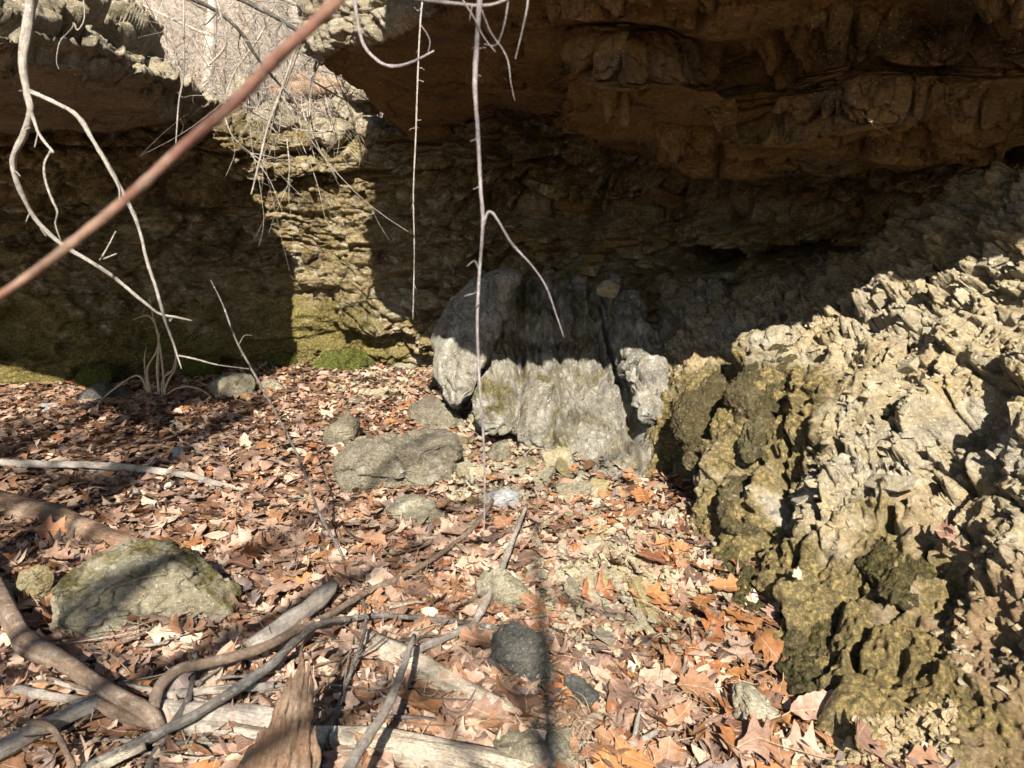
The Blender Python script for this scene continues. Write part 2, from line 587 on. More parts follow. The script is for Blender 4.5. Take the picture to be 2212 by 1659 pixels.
def hill_mat():
    m, t, b = nodes_of('leafy_hillside')
    N = NT(t)
    co = N.coord((1, 1, 1))
    c1 = N.voro(co, 9, 'F1', 1)
    sep = N.n('ShaderNodeSeparateColor')
    N.l(c1, sep.inputs[0])
    base = N.ramp(sep.outputs[0], [(0.0, (0.34, 0.265, 0.19)), (0.5, (0.24, 0.165, 0.11)), (0.8, (0.12, 0.08, 0.052)), (1.0, (0.28, 0.18, 0.11))])
    base = N.mix(0.7, base, N.ramp(N.noise(co, 30, 5, 0.75), [(0.3, (0.45, 0.42, 0.4)), (0.7, (1.4, 1.4, 1.4))]), 'MULTIPLY')
    N.l(base, b.inputs['Base Color'])
    b.inputs['Roughness'].default_value = 0.95
    N.l(N.bump(N.voro(co, 9, 'F1', 0), 0.7, 0.06), b.inputs['Normal'])
    return m


M_HILL = hill_mat()

# ---------------------------------------------------------------- the ground and the hillside behind the notch
nx, ny = 220, 220
gx = np.concatenate((np.linspace(-60, -6, 20, endpoint=False), np.linspace(-6, 4, nx - 40, endpoint=False), np.linspace(4, 60, 20)))
gy = np.concatenate((np.linspace(-60, -2, 16, endpoint=False), np.linspace(-2, 8, ny - 16)))
X, Yg = np.meshgrid(gx, gy, indexing='ij')
Z = ground_z(X.ravel(), Yg.ravel())
ground = link('ground', mesh('ground', np.stack((X.ravel(), Yg.ravel(), Z), 1), grid_faces(len(gx), len(gy)), M_GROUND))
tag(ground, 'dark leaf mould floor of the hollow', kind='structure')

hx = np.linspace(-60, 60, 120)
hy = np.concatenate((np.linspace(7.3, 12, 50, endpoint=False), np.linspace(12, 90, 60)))
X, Yg = np.meshgrid(hx, hy, indexing='ij')
q = np.stack((X.ravel(), Yg.ravel(), 0 * X.ravel()), 1)
Z = 2.0 + 0.30 * (Yg.ravel() - 7.3) + 0.012 * (Yg.ravel() - 7.3) ** 1.6 + 0.35 * fbm(q * 0.35, 4, 61) + 0.08 * fbm(q * 1.7, 3, 63)


def hill_z(x, y):
    qq = np.array([[x, y, 0.0]])
    return float(2.0 + 0.30 * (y - 7.3) + 0.012 * max(y - 7.3, 0) ** 1.6 + 0.35 * fbm(qq * 0.35, 4, 61)[0] + 0.08 * fbm(qq * 1.7, 3, 63)[0])


_HZ = Z.reshape(len(hx), len(hy))


def hz1(x, y):
    i = int(np.clip(np.searchsorted(hx, x) - 1, 0, len(hx) - 2))
    j = int(np.clip(np.searchsorted(hy, y) - 1, 0, len(hy) - 2))
    a, b = (x - hx[i]) / (hx[i + 1] - hx[i]), (y - hy[j]) / (hy[j + 1] - hy[j])
    return float((_HZ[i, j] * (1 - a) + _HZ[i + 1, j] * a) * (1 - b) + (_HZ[i, j + 1] * (1 - a) + _HZ[i + 1, j + 1] * a) * b)


hill = link('hillside', mesh('hillside', np.stack((X.ravel(), Yg.ravel(), Z), 1), grid_faces(len(hx), len(hy)), M_HILL))
tag(hill, 'sunlit leafy slope behind the notch', kind='structure')

# ---------------------------------------------------------------- rock masses
def W(x, y, z):
    return np.array((x, y, z), float)


def finish(g, n, d):
    v = (g + n * d.reshape(g.shape[0], g.shape[1], 1)).reshape(-1, 3)
    return v


# --- back wall of the hollow: columns at photo x, rows from the foot to the top, each (y, distance)
wall_cols = [
    (-900, [(850, 5.4), (700, 5.4), (560, 5.5), (430, 5.6), (330, 5.4), (200, 5.3)]),
    (-400, [(845, 6.1), (700, 6.1), (560, 6.2), (430, 6.3), (330, 6.1), (200, 6.0)]),
    (0, [(832, 6.35), (700, 6.5), (560, 6.6), (430, 6.6), (330, 6.4), (200, 6.3)]),
    (200, [(822, 6.55), (700, 6.7), (560, 6.8), (430, 6.8), (330, 6.5), (200, 6.4)]),
    (400, [(808, 6.85), (700, 6.95), (560, 7.0), (430, 6.95), (330, 6.7), (220, 6.6)]),
    (520, [(797, 7.0), (700, 7.1), (560, 7.1), (430, 7.0), (350, 6.9), (285, 6.9)]),
    (610, [(788, 7.15), (700, 7.15), (560, 7.15), (430, 7.1), (350, 7.0), (300, 7.0)]),
    (720, [(792, 7.1), (700, 7.0), (560, 7.1), (430, 7.15), (350, 7.1), (310, 7.15)]),
    (800, [(798, 7.0), (700, 6.85), (560, 7.0), (430, 7.05), (350, 7.0), (305, 7.1)]),
    (850, [(800, 6.95), (700, 6.75), (560, 6.9), (430, 6.9), (340, 6.7), (260, 6.7)]),
    (960, [(805, 6.8), (700, 6.6), (560, 6.7), (450, 6.6), (340, 6.3), (240, 6.3)]),
    (1120, [(815, 6.6), (700, 6.5), (580, 6.6), (470, 6.5), (360, 6.1), (200, 6.0)]),
    (1300, [(820, 6.4), (700, 6.3), (580, 6.3), (480, 6.2), (390, 5.9), (260, 5.7)]),
    (1450, [(830, 6.1), (700, 6.0), (580, 6.0), (480, 5.95), (380, 5.7), (290, 5.6)]),
    (1650, [(830, 5.8), (700, 5.7), (580, 5.6), (480, 5.55), (390, 5.4), (300, 5.3)]),
    (1900, [(830, 5.3), (700, 5.2), (580, 5.1), (480, 5.0), (390, 4.9), (280, 4.8)]),
    (2300, [(830, 4.6), (700, 4.5), (580, 4.4), (480, 4.3), (390, 4.2), (280, 4.1)]),
]
rows = []
for r in range(6):
    rows.append([P(x, k[r][0], k[r][1]) for x, k in wall_cols])
foot = [q + np.array((0, 0.0, -0.5)) for q in rows[0]]
top = [q + np.array((0, 3.5, 0.35)) for q in rows[5]]
g, n, row = loft([foot] + rows + [top], 270, 640, sm=5, ref=3.2, wt=(.3, 1.3, 1.5, 1.5, 1.1, 1.1, .5))
V = g.reshape(-1, 3)
st, cr = strata(V, 3.4, 3, 0.7)
st2, cr2 = strata(V, 11.0, 5, 0.9)
low = sstep(1.35, 0.45, V[:, 2] + 0.9 * fbm(V * 1.1, 4, 71))              # the lower wall is smoother and mossy
leftw = sstep(-0.6, -1.6, V[:, 0])
amp = 1 - 0.65 * low * leftw
brk = sstep(-0.15, 0.25, fbm(V * 1.6, 3, 72))
d = 0.24 * st * amp - 0.13 * cr * amp + (0.05 * st2 - 0.05 * cr2) * amp * brk
d += 0.13 * facet(V, (2.6, 2.6, 4.2), 11) * amp + 0.075 * facet(V, (7, 7, 11), 12, crack=0.7) * amp + 0.02 * facet(V, (19, 19, 34), 13) * (0.4 + 0.6 * amp)
d += 0.20 * fbm(V * (0.9, 0.9, 1.2), 4, 14) + 0.05 * fbm(V * 4.5, 4, 15) + 0.02 * fbm(V * 17, 3, 16)
cave = sstep(-0.7, -0.2, V[:, 0]) * sstep(0.7, 1.0, V[:, 2])
st4, cr4 = strata(V, 2.1, 27, 1.0, dip=(0.05, 0))
d += cave * (0.34 * st4 - 0.20 * cr4 + 0.16 * facet(V, (3, 3, 6), 28, crack=0.6))
# hollows worn into the lower wall
d -= 0.16 * sstep(0.12, 0.34, fbm(V * (1.5, 1.5, 2.4), 3, 18)) * low
# slanting flakes low in the lit part of the wall
fl = np.exp(-(((V[:, 0] + 1.25) / 0.45) ** 2 + ((V[:, 2] - 0.5) / 0.32) ** 2))
sl, sc_ = strata(V, 7.0, 23, 0.8, dip=(0.75, 0.0))
d += fl * (0.16 * sl - 0.14 * sc_)
# two small caves in the dark back wall
for (cx_, cy_, Yc, rx, ry) in ((1525, 565, 5.75, 0.20, 0.11), (1670, 563, 5.55, 0.14, 0.08), (1790, 555, 5.3, 0.14, 0.06)):
    c = P(cx_, cy_, Yc)
    e = ((V[:, 0] - c[0]) / rx) ** 2 + ((V[:, 2] - c[2]) / ry) ** 2 + 0.5 * fbm(V * 6, 2, 19)
    d -= 0.9 * sstep(1.5, 0.6, e)
moss = np.clip(0.58 * low * leftw + 0.25 * leftw * sstep(-0.1, 0.5, fbm(V * 0.8, 3, 24)), 0, 1) + 0.35 * np.exp(-((V[:, 2] - 2.15) / 0.12) ** 2) * sstep(-0.9, -1.3, V[:, 0])
moss += 0.55 * sstep(0.35, 0.10, V[:, 2] + 0.3 * fbm(V * 2, 2, 26)) * leftw
v = finish(g, n, d)
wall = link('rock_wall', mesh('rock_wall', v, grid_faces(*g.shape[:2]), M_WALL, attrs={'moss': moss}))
tag(wall, 'layered limestone wall at the back of the hollow, mossy and shaded at its foot', kind='structure')
WALL_G = v.reshape(g.shape)


M_GREEN = rock_mat('green_moss', (0.10, 0.11, 0.02), (0.12, 0.13, 0.025), (0.09, 0.11, 0.02), (0.20, 0.21, 0.05), (0.05, 0.055, 0.012), lichen=0.4, moss_lo=0.5, moss_col=(0.060, 0.068, 0.012), bump=1.2, alb=0.6)

# --- left ledge: its lit side runs away from us, the dark underside reaches back to the wall
def ledge_left():
    edge = [(-1300, -420, 1.7), (-700, -120, 2.3), (-300, 15, 2.8), (0, 95, 3.3), (140, 118, 3.7), (240, 140, 4.0), (330, 175, 4.5), (410, 222, 5.0), (488, 236, 5.6), (470, 250, 6.3), (380, 250, 7.0)]
    low_ = [P(*e) for e in edge]
    topz = [3.15, 3.1, 3.05, 3.02, 3.0, 3.0, 3.0, 2.98, 2.92, 2.85, 2.8]
    up = [q + np.array((-1.0, 0.2, 0)) for i, q in enumerate(low_)]
    for q, z in zip(up, topz):
        q[2] = z
    face = [0.5 * (a + b) + np.array((0.05, -0.03, 0.04)) for a, b in zip(low_, up)]
    back = [q + np.array((-1.2, 1.0, 0.55)) for q in up]
    back2 = [q + np.array((-7, 2.5, 1.6)) for q in up]
    und = [q + np.array((-0.55, 0.55, 0.03)) for q in low_]
    und2 = [q + np.array((-1.6, 1.9, -0.08)) for q in low_]
    und3 = [q + np.array((-6.5, 3.2, -0.25)) for q in low_]
    g, n, row = loft([back2, back, up, face, low_, und, und2, und3], 220, 360, sm=3, ref=3.3, wt=(.15, .7, 1.3, 1.3, .8, 1, .3))
    V = g.reshape(-1, 3)
    rel = sstep(4.25, 3.9, row)    # 1 on the face and top, 0 on the underside
    st, cr = strata(V, 4.6, 33, 0.5)
    d = (0.22 * st - 0.16 * cr) * rel + (0.16 * facet(V, (2.0, 2.0, 4.0), 34, tilt=0.5) + 0.05 * facet(V, (5, 5, 10), 35, tilt=0.5) + 0.012 * facet(V, (16, 16, 20), 31) + 0.015 * fbm(V * 22, 3, 30)) * (0.2 + 0.8 * rel)
    d += 0.10 * fbm(V * 1.3, 4, 36) + 0.04 * fbm(V * 6, 4, 37) * (0.4 + 0.6 * rel) + 0.02 * fbm(V * 16, 3, 38) * rel
    # the open joint between the two beds of the ledge
    crack = (V[:, 2] - (2.78 + 0.05 * fbm(V * 2, 2, 39)))
    d -= 0.22 * np.exp(-(crack / 0.03) ** 2) * rel
    v = finish(g, n, d)
    o = obj_at('rock_ledge', v, grid_faces(*g.shape[:2]), M_LEDGE, base=low_[5], attrs={'moss': 0.1 * rel})
    tag(o, 'grey overhanging limestone ledge with rough sunlit edge above the dark left wall', 'rock ledge')


ledge_left()


# --- middle ledge: crusted sunlit front, smooth brown underside
def ledge_mid():
    lip = [(700, 40, 5.5), (694, 95, 4.95), (690, 140, 4.5), (737, 99, 4.25), (800, 84, 4.1), (854, 67, 4.0), (907, 43, 3.8), (944, 22, 3.6), (1000, -30, 3.25), (1060, -95, 2.9), (1130, -160, 2.65), (1260, -230, 2.5)]
    low_ = [P(*e) for e in lip]
    up = [q + np.array((0.02, 0.18, 0.55)) for q in low_]
    face = [0.5 * (a + b) + np.array((-0.03, -0.08, 0)) for a, b in zip(low_, up)]
    back = [q + np.array((0.2, 1.5, 0.35)) for q in up]
    back2 = [q + np.array((0.8, 5.0, 1.2)) for q in up]
    umid = [P(*e) for e in [(755, 75, 5.8), (745, 130, 5.4), (740, 165, 4.9), (775, 172, 4.95), (830, 165, 4.8), (890, 150, 4.7), (940, 130, 4.55), (985, 110, 4.4), (1040, 90, 4.1), (1090, 70, 3.8), (1140, 50, 3.55), (1260, 0, 3.3)]]
    uback = [P(*e) for e in [(800, 120, 6.9), (790, 165, 6.4), (785, 182, 5.9), (812, 220, 6.0), (832, 268, 6.2), (890, 300, 6.25), (950, 300, 6.2), (1000, 275, 6.1), (1050, 245, 5.9), (1100, 215, 5.6), (1160, 185, 5.2), (1260, 130, 4.9)]]
    ub2 = [q + np.array((0.0, 2.0, 0.25)) for q in uback]
    g, n, row = loft([back2, back, up, face, low_, umid, uback, ub2], 220, 300, sm=3, ref=5.3, wt=(.15, .4, .9, .9, 1.4, 1.6, .3))
    V = g.reshape(-1, 3)
    rel = sstep(4.15, 3.85, row)
    d = 0.06 * fbm(V * 1.5, 4, 46) + 0.02 * fbm(V * (2, 2, 6), 4, 47) + 0.05 * facet(V, (1.6, 1.6, 3), 44, crack=0.25)
    d += rel * (0.09 * facet(V, (5, 5, 7), 45) + 0.05 * fbm(V * 14, 3, 48, ridged=True))
    st, cr = strata(V, 7, 49, 0.8)
    d -= 0.03 * cr
    v = finish(g, n, d)
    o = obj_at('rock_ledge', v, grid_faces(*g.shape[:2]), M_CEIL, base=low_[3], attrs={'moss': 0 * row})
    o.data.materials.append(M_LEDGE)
    nf = (g.shape[0] - 1) * (g.shape[1] - 1)
    fi = np.zeros(nf, np.int32)
    # crusted stone on the front and top, brown stone underneath
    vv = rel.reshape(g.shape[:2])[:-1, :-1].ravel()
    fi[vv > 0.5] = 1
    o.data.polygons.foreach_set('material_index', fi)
    tag(o, 'jutting limestone ledge with lichen-crusted sunlit front and smooth brown underside', 'rock ledge')


ledge_mid()


# --- the great overhang on the right: stepped underside
def overhang():
    # where the edge of its shade lies on the ground and rocks: follow the sun back up to the lip
    shade = [(1050, 835, 4.9), (1180, 760, 4.6), (1310, 680, 4.6), (1400, 760, 4.4), (1510, 800, 4.3), (1650, 740, 3.8), (1850, 610, 3.6), (2000, 440, 3.4), (2110, 390, 3.05), (2290, 240, 2.7), (2750, 40, 2.2)]
    lipz = [2.55, 2.5, 2.45, 2.4, 2.4, 2.45, 2.5, 2.55, 2.6, 2.65, 2.7]
    lip = []
    for s, z in zip(shade, lipz):
        q = P(*s)
        lip.append(q + SUNV * ((z - q[2]) / SUNV[2]))
    a = [(1190, -15, 3.1), (1215, -15, 3.0), (1260, -15, 2.9), (1350, -15, 2.75), (1470, -15, 2.7), (1600, -15, 2.65), (1800, -15, 2.5), (2000, -15, 2.6), (2130, -15, 2.5), (2300, -15, 2.4), (2750, -15, 2.1)]
    b = [(1195, 60, 3.5), (1215, 20, 3.15), (1260, 15, 3.0), (1350, 20, 2.9), (1470, 60, 3.05), (1600, 145, 3.4), (1800, 110, 3.0), (2000, 70, 2.9), (2130, 75, 2.8), (2300, 70, 2.65), (2750, 70, 2.3)]
    c = [(1205, 150, 3.9), (1225, 130, 3.25), (1265, 180, 3.15), (1350, 195, 3.05), (1470, 170, 3.2), (1600, 305, 3.5), (1800, 275, 3.1), (2000, 235, 2.98), (2130, 215, 2.88), (2300, 200, 2.75), (2750, 200, 2.4)]
    d_ = [(1212, 230, 4.9), (1225, 270, 4.2), (1270, 285, 4.15), (1350, 318, 4.2), (1470, 350, 4.1), (1600, 372, 4.1), (1800, 350, 3.75), (2000, 330, 3.5), (2130, 305, 3.3), (2300, 290, 3.1), (2750, 290, 2.7)]
    e = [(1215, 240, 5.9), (1225, 270, 5.7), (1270, 290, 5.6), (1350, 310, 5.5), (1470, 330, 5.4), (1600, 350, 5.2), (1800, 345, 4.9), (2000, 340, 4.4), (2130, 320, 4.0), (2300, 300, 3.6), (2750, 290, 3.2)]
    A, B, C, D, E = [[P(*k) for k in r] for r in (a, b, c, d_, e)]
    up = [q + np.array((0, 0.1, 0.7)) for q in lip]
    back = [q + np.array((0.4, 3.0, 1.0)) for q in up]
    back2 = [q + np.array((1.0, 9.0, 2.2)) for q in up]
    E2 = [q + np.array((0, 1.5, 0.3)) for q in E]
    # the rock runs on into the neighbouring ledge
    R_ = [[r_[0] + np.array((-0.5, 0.05, 0.10))] + r_ for r_ in (back2, back, up, lip, A, B, C, D, E, E2)]
    R_[3][0] = R_[3][0] + np.array((0, 0, 0.32))
    R_[2][0] = R_[2][0] + np.array((0, 0, 0.32))
    g, n, row = loft(R_, 310, 470, sm=2, ref=6.3, wt=(.15, .2, .3, .5, 1.4, 2.2, 2.0, .8, .2), wc=(.6, .3, .5, .8, 1.1, 1.1, 1.6, 1.6, 1.2, 1.4, .8))
    V = g.reshape(-1, 3)
    st, cr = strata(V, 4.2, 53, 0.9, dip=(0.06, 0.1))
    vert = sstep(0.75, 0.35, np.abs(n.reshape(-1, 3)[:, 2]))               # on the risers the beds show, underneath it is smoother
    st5, cr5 = strata(V, 13.0, 51, 0.9, dip=(0.06, 0.1))
    d = (0.15 * st - 0.12 * cr + 0.035 * st5 - 0.035 * cr5) * vert + (0.12 * facet(V, (1.8, 1.8, 3.0), 54) + 0.07 * facet(V, (4.5, 4.5, 9), 55, crack=0.7) + 0.025 * facet(V, (13, 13, 24), 57)) * (0.45 + 0.55 * vert)
    d += 0.09 * fbm(V * 1.2, 3, 56) + 0.035 * fbm(V * (3.5, 3.5, 7), 3, 58) + 0.018 * fbm(V * 15, 3, 59)
    v = finish(g, n, d)
    # the roof broke away bed by bed: flat undersides, short steps between
    kz = 5.2
    wz = 0.75 * fbm(v * (0.8, 0.8, 0.5), 3, 50) + 0.10 * v[:, 0]
    zz = v[:, 2] * kz + wz * 2.2
    fr = zz - np.floor(zz)
    tz = (np.floor(zz) + sstep(0.30, 0.62, fr) - wz * 2.2) / kz
    v[:, 2] += (tz - v[:, 2]) * 0.80 * sstep(3.8, 4.4, row)
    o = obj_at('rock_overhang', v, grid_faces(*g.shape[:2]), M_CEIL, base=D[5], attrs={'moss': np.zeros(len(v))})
    tag(o, 'massive brown limestone overhang with stepped underside roofing the hollow on the right', 'rock overhang')


overhang()

# --- crumbling bank along the right side
bank_cols = [
    [(1380, 1075, 3.75), (1395, 960, 4.05), (1400, 860, 4.4), (1410, 785, 4.7), (1420, 700, 5.3), (1420, 645, 5.8), (1430, 605, 6.2)],
    [(1455, 1075, 3.66), (1450, 960, 3.92), (1440, 860, 4.2), (1450, 785, 4.5), (1460, 700, 5.0), (1460, 645, 5.6), (1460, 605, 6.0)],
    [(1545, 1200, 2.93), (1530, 1050, 3.25), (1535, 900, 3.6), (1560, 790, 4.1), (1580, 700, 4.7), (1590, 640, 5.25), (1600, 605, 5.7)],
    [(1625, 1350, 2.42), (1640, 1150, 2.72), (1670, 950, 3.05), (1690, 755, 3.55), (1720, 690, 4.2), (1740, 635, 4.8), (1740, 595, 5.4)],
    [(1705, 1480, 2.03), (1750, 1250, 2.35), (1785, 1030, 2.7), (1790, 850, 2.95), (1810, 715, 3.45), (1850, 610, 4.1), (1870, 530, 4.7)],
    [(1850, 1610, 1.75), (1900, 1350, 2.08), (1920, 1100, 2.42), (1940, 880, 2.8), (1960, 700, 3.15), (1985, 545, 3.5), (2000, 400, 3.9)],
    [(2060, 1710, 1.58), (2080, 1450, 1.85), (2090, 1150, 2.17), (2100, 900, 2.5), (2110, 700, 2.8), (2110, 530, 3.1), (2110, 360, 3.5)],
    [(2330, 1760, 1.48), (2310, 1450, 1.66), (2300, 1150, 1.93), (2300, 900, 2.2), (2300, 700, 2.45), (2290, 480, 2.75), (2280, 320, 3.1)],
    [(2800, 1800, 1.2), (2800, 1450, 1.3), (2750, 1150, 1.5), (2750, 900, 1.7), (2750, 700, 1.9), (2750, 480, 2.2), (2750, 250, 2.5)],
    [(4600, 1800, 0.7), (4600, 1450, 0.75), (4500, 1150, 0.8), (4500, 900, 0.9), (4500, 700, 1.0), (4500, 480, 1.1), (4500, 250, 1.3)],
]
bank_rows = [[P(*c[r]) for c in bank_cols] for r in range(7)]
bank_foot = [q + np.array((-0.05, -0.03, -0.45)) for q in bank_rows[0]]
g, n, row = loft([bank_foot] + bank_rows, 430, 410, sm=8, ref=3.5, wc=(.5, .9, 1, 1.1, 1.3, 1.3, 1.3, .8, .15))
V = g.reshape(-1, 3)
uu = np.repeat(np.linspace(0, 1, g.shape[0]), g.shape[1])


def pix(V):
    """photo position of points of the place (used to look up where moss and chips lie on the bank)"""
    r = V - CAM
    f = r[:, 1] * cP - r[:, 2] * sP
    u = r[:, 1] * sP + r[:, 2] * cP
    return CX + FPX * r[:, 0] / f, CY - FPX * u / f


nrm = n.reshape(-1, 3)
mossy = np.zeros(len(V))
for (ax, ay, aY, rx, rz, w) in ((1500, 920, 3.8, .34, .60, 1.0), (1580, 880, 3.5, .34, .60, 1.0), (1650, 850, 3.2, .28, .55, 1.0), (1600, 1180, 2.75, .22, .22, 1.0), (1700, 1300, 2.35, .22, .25, 1.0), (1850, 1420, 2.0, .28, .25, 1.0), (1950, 1200, 2.25, .16, .16, 0.7), (2080, 1330, 1.9, .2, .22, 0.35)):
    c = P(ax, ay, aY)
    mossy = np.maximum(mossy, w * np.exp(-(((V[:, 0] - c[0]) / rx) ** 2 + ((V[:, 2] - c[2]) / rz) ** 2 + ((V[:, 1] - c[1]) / 0.6) ** 2)))
blocky = 1 - np.clip(1.3 * mossy, 0, 1)
talus = sstep(4.0, 4.5, V[:, 1])
bx_, by_ = pix(V)
soil = sstep(0.35, 0.75, (V[:, 0] - 1.0) * 0.9 + (0.55 - V[:, 2]) * 1.1 + 0.5 * fbm(V * 2.5, 3, 70))
st, cr = strata(V, 6.5, 73, 1.0, dip=(0.18, -0.1))
# upright ribs and gullies down the bank
lat = V[:, 0] * 0.75 - V[:, 1] * 0.65
ribq = np.stack((lat * 3.3, V[:, 2] * 0.6, V[:, 1] * 0.4), 1)
ribs = fbm(ribq, 3, 74)
upper = sstep(0.65, 0.95, V[:, 2] + 0.25 * fbm(V * 1.4, 2, 69))            # bedded blocks above, upright flutes below
ribs2 = fbm(np.stack((lat * 5.5 + 0.8 * fbm(V * 2, 2, 67), V[:, 2] * 1.5, V[:, 1] * 0.8), 1), 3, 68, ridged=True)
d = (0.22 - 0.08 * upper) * ribs * (1 - 0.6 * talus) + 0.06 * ribs2 * (1 - 0.6 * upper) * (1 - 0.7 * talus)
fis = gnoise(np.stack((lat * 4.2 + 0.5 * fbm(V * 3, 2, 62), V[:, 2] * 0.9, V[:, 1] * 0.5), 1), 63)
d -= 0.15 * np.exp(-(fis / 0.07) ** 2) * (1 - 0.7 * upper) * (1 - talus) * (1 - soil)
d += (0.08 * st * (0.3 + 0.7 * upper) - 0.06 * cr) * blocky * (1 - 0.6 * talus)
worn = sstep(-0.12, 0.22, fbm(V * 1.9, 3, 60))
st3, cr3 = strata(V, 17.0, 66, 1.2, dip=(0.2, -0.1))
d += blocky * (1 - 0.7 * soil) * (0.014 * st3 - 0.02 * cr3) * upper
d += blocky * (1 - 0.6 * soil) * (0.10 * facet(V, (4.4, 4.4, 4.4), 75, crack=0.5, tilt=0.35) + (0.015 + 0.045 * worn) * facet(V, (10, 10, 10), 76, crack=0.8, tilt=0.35) + (0.006 + 0.018 * worn) * facet(V, (22, 22, 20), 77, tilt=0.5))
d += 0.10 * fbm(V * 2.2, 4, 78) + 0.045 * fbm(V * 7, 3, 79) + (0.012 + 0.022 * worn) * fbm(V * 11, 3, 64, ridged=True) + 0.016 * fbm(V * 24, 3, 80) - 0.02
d -= 0.06 * sstep(0.18, 0.35, fbm(V * 9, 2, 65)) * (1 - soil)               # pits
d += (1 - blocky) * (0.09 * fbm(V * (6, 6, 3), 3, 81) + 0.03 * fbm(V * 32, 2, 82)) + soil * 0.035 * fbm(V * 26, 3, 83)
v = finish(g, n, d)
BANK_G, BANK_N, BANK_MOSS = v.reshape(g.shape), n, mossy.reshape(g.shape[:2])
bank = empty('rock_bank', bank_rows[0][3])
tag(bank, 'crumbling pale limestone bank with mossy lower slope along the right side', 'rock bank')
obj_at('rock_face', v, grid_faces(*g.shape[:2]), M_BANK, base=bank_rows[0][3], parent=bank, attrs={'moss': 1.0 * mossy, 'soil': soil})


# --- rounded lumps and boulders: outline in the photo, its own distance, depth and broken surface
def lump(outline, Yc, depth, tilt=0.0, na=150, nr=44, disp=None, power=2.2, mat=None, name='boulder', parent=None, moss=0.0, seed=0, base=None, flat=0.0, ctr=None, cut=1.0):
    pts = np.array(outline, float)
    c = pts.mean(0) if ctr is None else np.array(ctr, float)
    ang = np.arctan2(pts[:, 1] - c[1], pts[:, 0] - c[0])
    rad = np.hypot(pts[:, 0] - c[0], pts[:, 1] - c[1])
    o = np.argsort(ang)
    ang, rad = ang[o], rad[o]
    th = np.linspace(-np.pi, np.pi, na, endpoint=False)
    r = np.interp(th, np.concatenate((ang - 2 * np.pi, ang, ang + 2 * np.pi)), np.tile(rad, 3))
    for _ in range(2):
        r = 0.25 * np.roll(r, 1) + 0.5 * r + 0.25 * np.roll(r, -1)
    ph = np.linspace(0.02, np.pi - 0.02, nr)
    G_ = np.zeros((nr, na, 3))
    for i, p_ in enumerate(ph):
        rho = math.sin(p_) ** (2 / power)
        dep = math.copysign(abs(math.cos(p_)) ** (2 / power), math.cos(p_)) * depth
        x = c[0] + r * rho * np.cos(th)
        y = c[1] + r * rho * np.sin(th)
        Y = Yc + tilt * (y - c[1]) / 100.0
        # points sit on the plane at the lump's distance, then swell to and from us along the ground
        dx, dv = (x - CX) / FPX, (CY - y) / FPX
        dd = np.stack((dx, cP + dv * sP, -sP + dv * cP), 1)
        q = CAM + dd * (Y / dd[:, 1])[:, None]
        q[:, 1] -= dep
        q[:, 2] += flat * dep
        G_[i] = q
    gw = np.concatenate((G_, G_[:, :2]), 1)
    nn = np.cross(np.gradient(gw, axis=0), np.gradient(gw, axis=1))[:, 1:na + 1]
    nn = np.roll(nn, 1, axis=1)
    nn /= np.linalg.norm(nn, axis=-1, keepdims=True) + 1e-9
    ctr3 = G_.reshape(-1, 3).mean(0)
    if np.einsum('ijk,ijk->', nn, G_ - ctr3) < 0:
        nn = -nn
    if disp is None:
        # break the egg: flat faces where random planes cut it
        rc = np.random.default_rng(seed + 900)
        for _ in range(11):
            pn = rc.normal(size=3) * (1, 1, 0.8)
            pn /= np.linalg.norm(pn)
            h_ = (G_ - ctr3) @ pn
            lim = (1 - cut * rc.uniform(0.10, 0.30)) * h_.max()
            over = np.clip(h_ - lim, 0, None)
            G_ = G_ - (over * 0.93)[..., None] * pn
        gw = np.concatenate((G_, G_[:, :2]), 1)
        nn = np.cross(np.gradient(gw, axis=0), np.gradient(gw, axis=1))[:, 1:na + 1]
        nn = np.roll(nn, 1, axis=1)
        nn /= np.linalg.norm(nn, axis=-1, keepdims=True) + 1e-9
        if np.einsum('ijk,ijk->', nn, G_ - ctr3) < 0:
            nn = -nn
    V = G_.reshape(-1, 3)
    sz = float(np.ptp(V[:, 0]) + np.ptp(V[:, 2])) * 0.5
    if disp is None:
        s = 1 / sz
        o_ = V + seed * 3.7
        d = sz * (0.05 * fbm(o_ * 1.6 * s, 3, seed) + 0.06 * facet(o_, (2.2 * s, 2.2 * s, 3.4 * s), seed + 1, crack=0.12, warp=0.15) + 0.028 * facet(o_, (6 * s, 6 * s, 10 * s), seed + 2, crack=0.4) + 0.022 * fbm(o_ * 10 * s, 4, seed + 4))
    else:
        d = disp(V, nn.reshape(-1, 3), sz)
    v = V + nn.reshape(-1, 3) * d[:, None]
    f = grid_faces(nr, na, wrap=True)
    # close the two poles
    i0, i1 = len(v), len(v) + 1
    v = np.concatenate((v, v[:na].mean(0, keepdims=True), v[-na:].mean(0, keepdims=True)))
    k = np.arange(na)
    cap0 = np.stack((k, (k + 1) % na, np.full(na, i0), np.full(na, i0)), 1)
    tri0 = np.stack((np.full(na, i0), (k + 1) % na, k, k), 1)
    b0 = (nr - 1) * na
    m_ = np.zeros(len(v))
    up = np.concatenate((nn.reshape(-1, 3)[:, 2], (0, 0)))
    m_ = moss * np.clip(0.45 + 0.7 * up, 0, 1)
    F3 = np.concatenate((np.stack((f[:, 0], f[:, 1], f[:, 2]), 1), np.stack((f[:, 0], f[:, 2], f[:, 3]), 1),
                         np.stack((np.full(na, i0), (k + 1) % na, k), 1), np.stack((np.full(na, i1), b0 + k, b0 + (k + 1) % na), 1)))
    if base is None:
        base = np.array((v[:, 0].mean(), v[:, 1].mean(), v[:, 2].min()))
    return obj_at(name, v, F3, mat, base=base, parent=parent, attrs={'moss': m_})


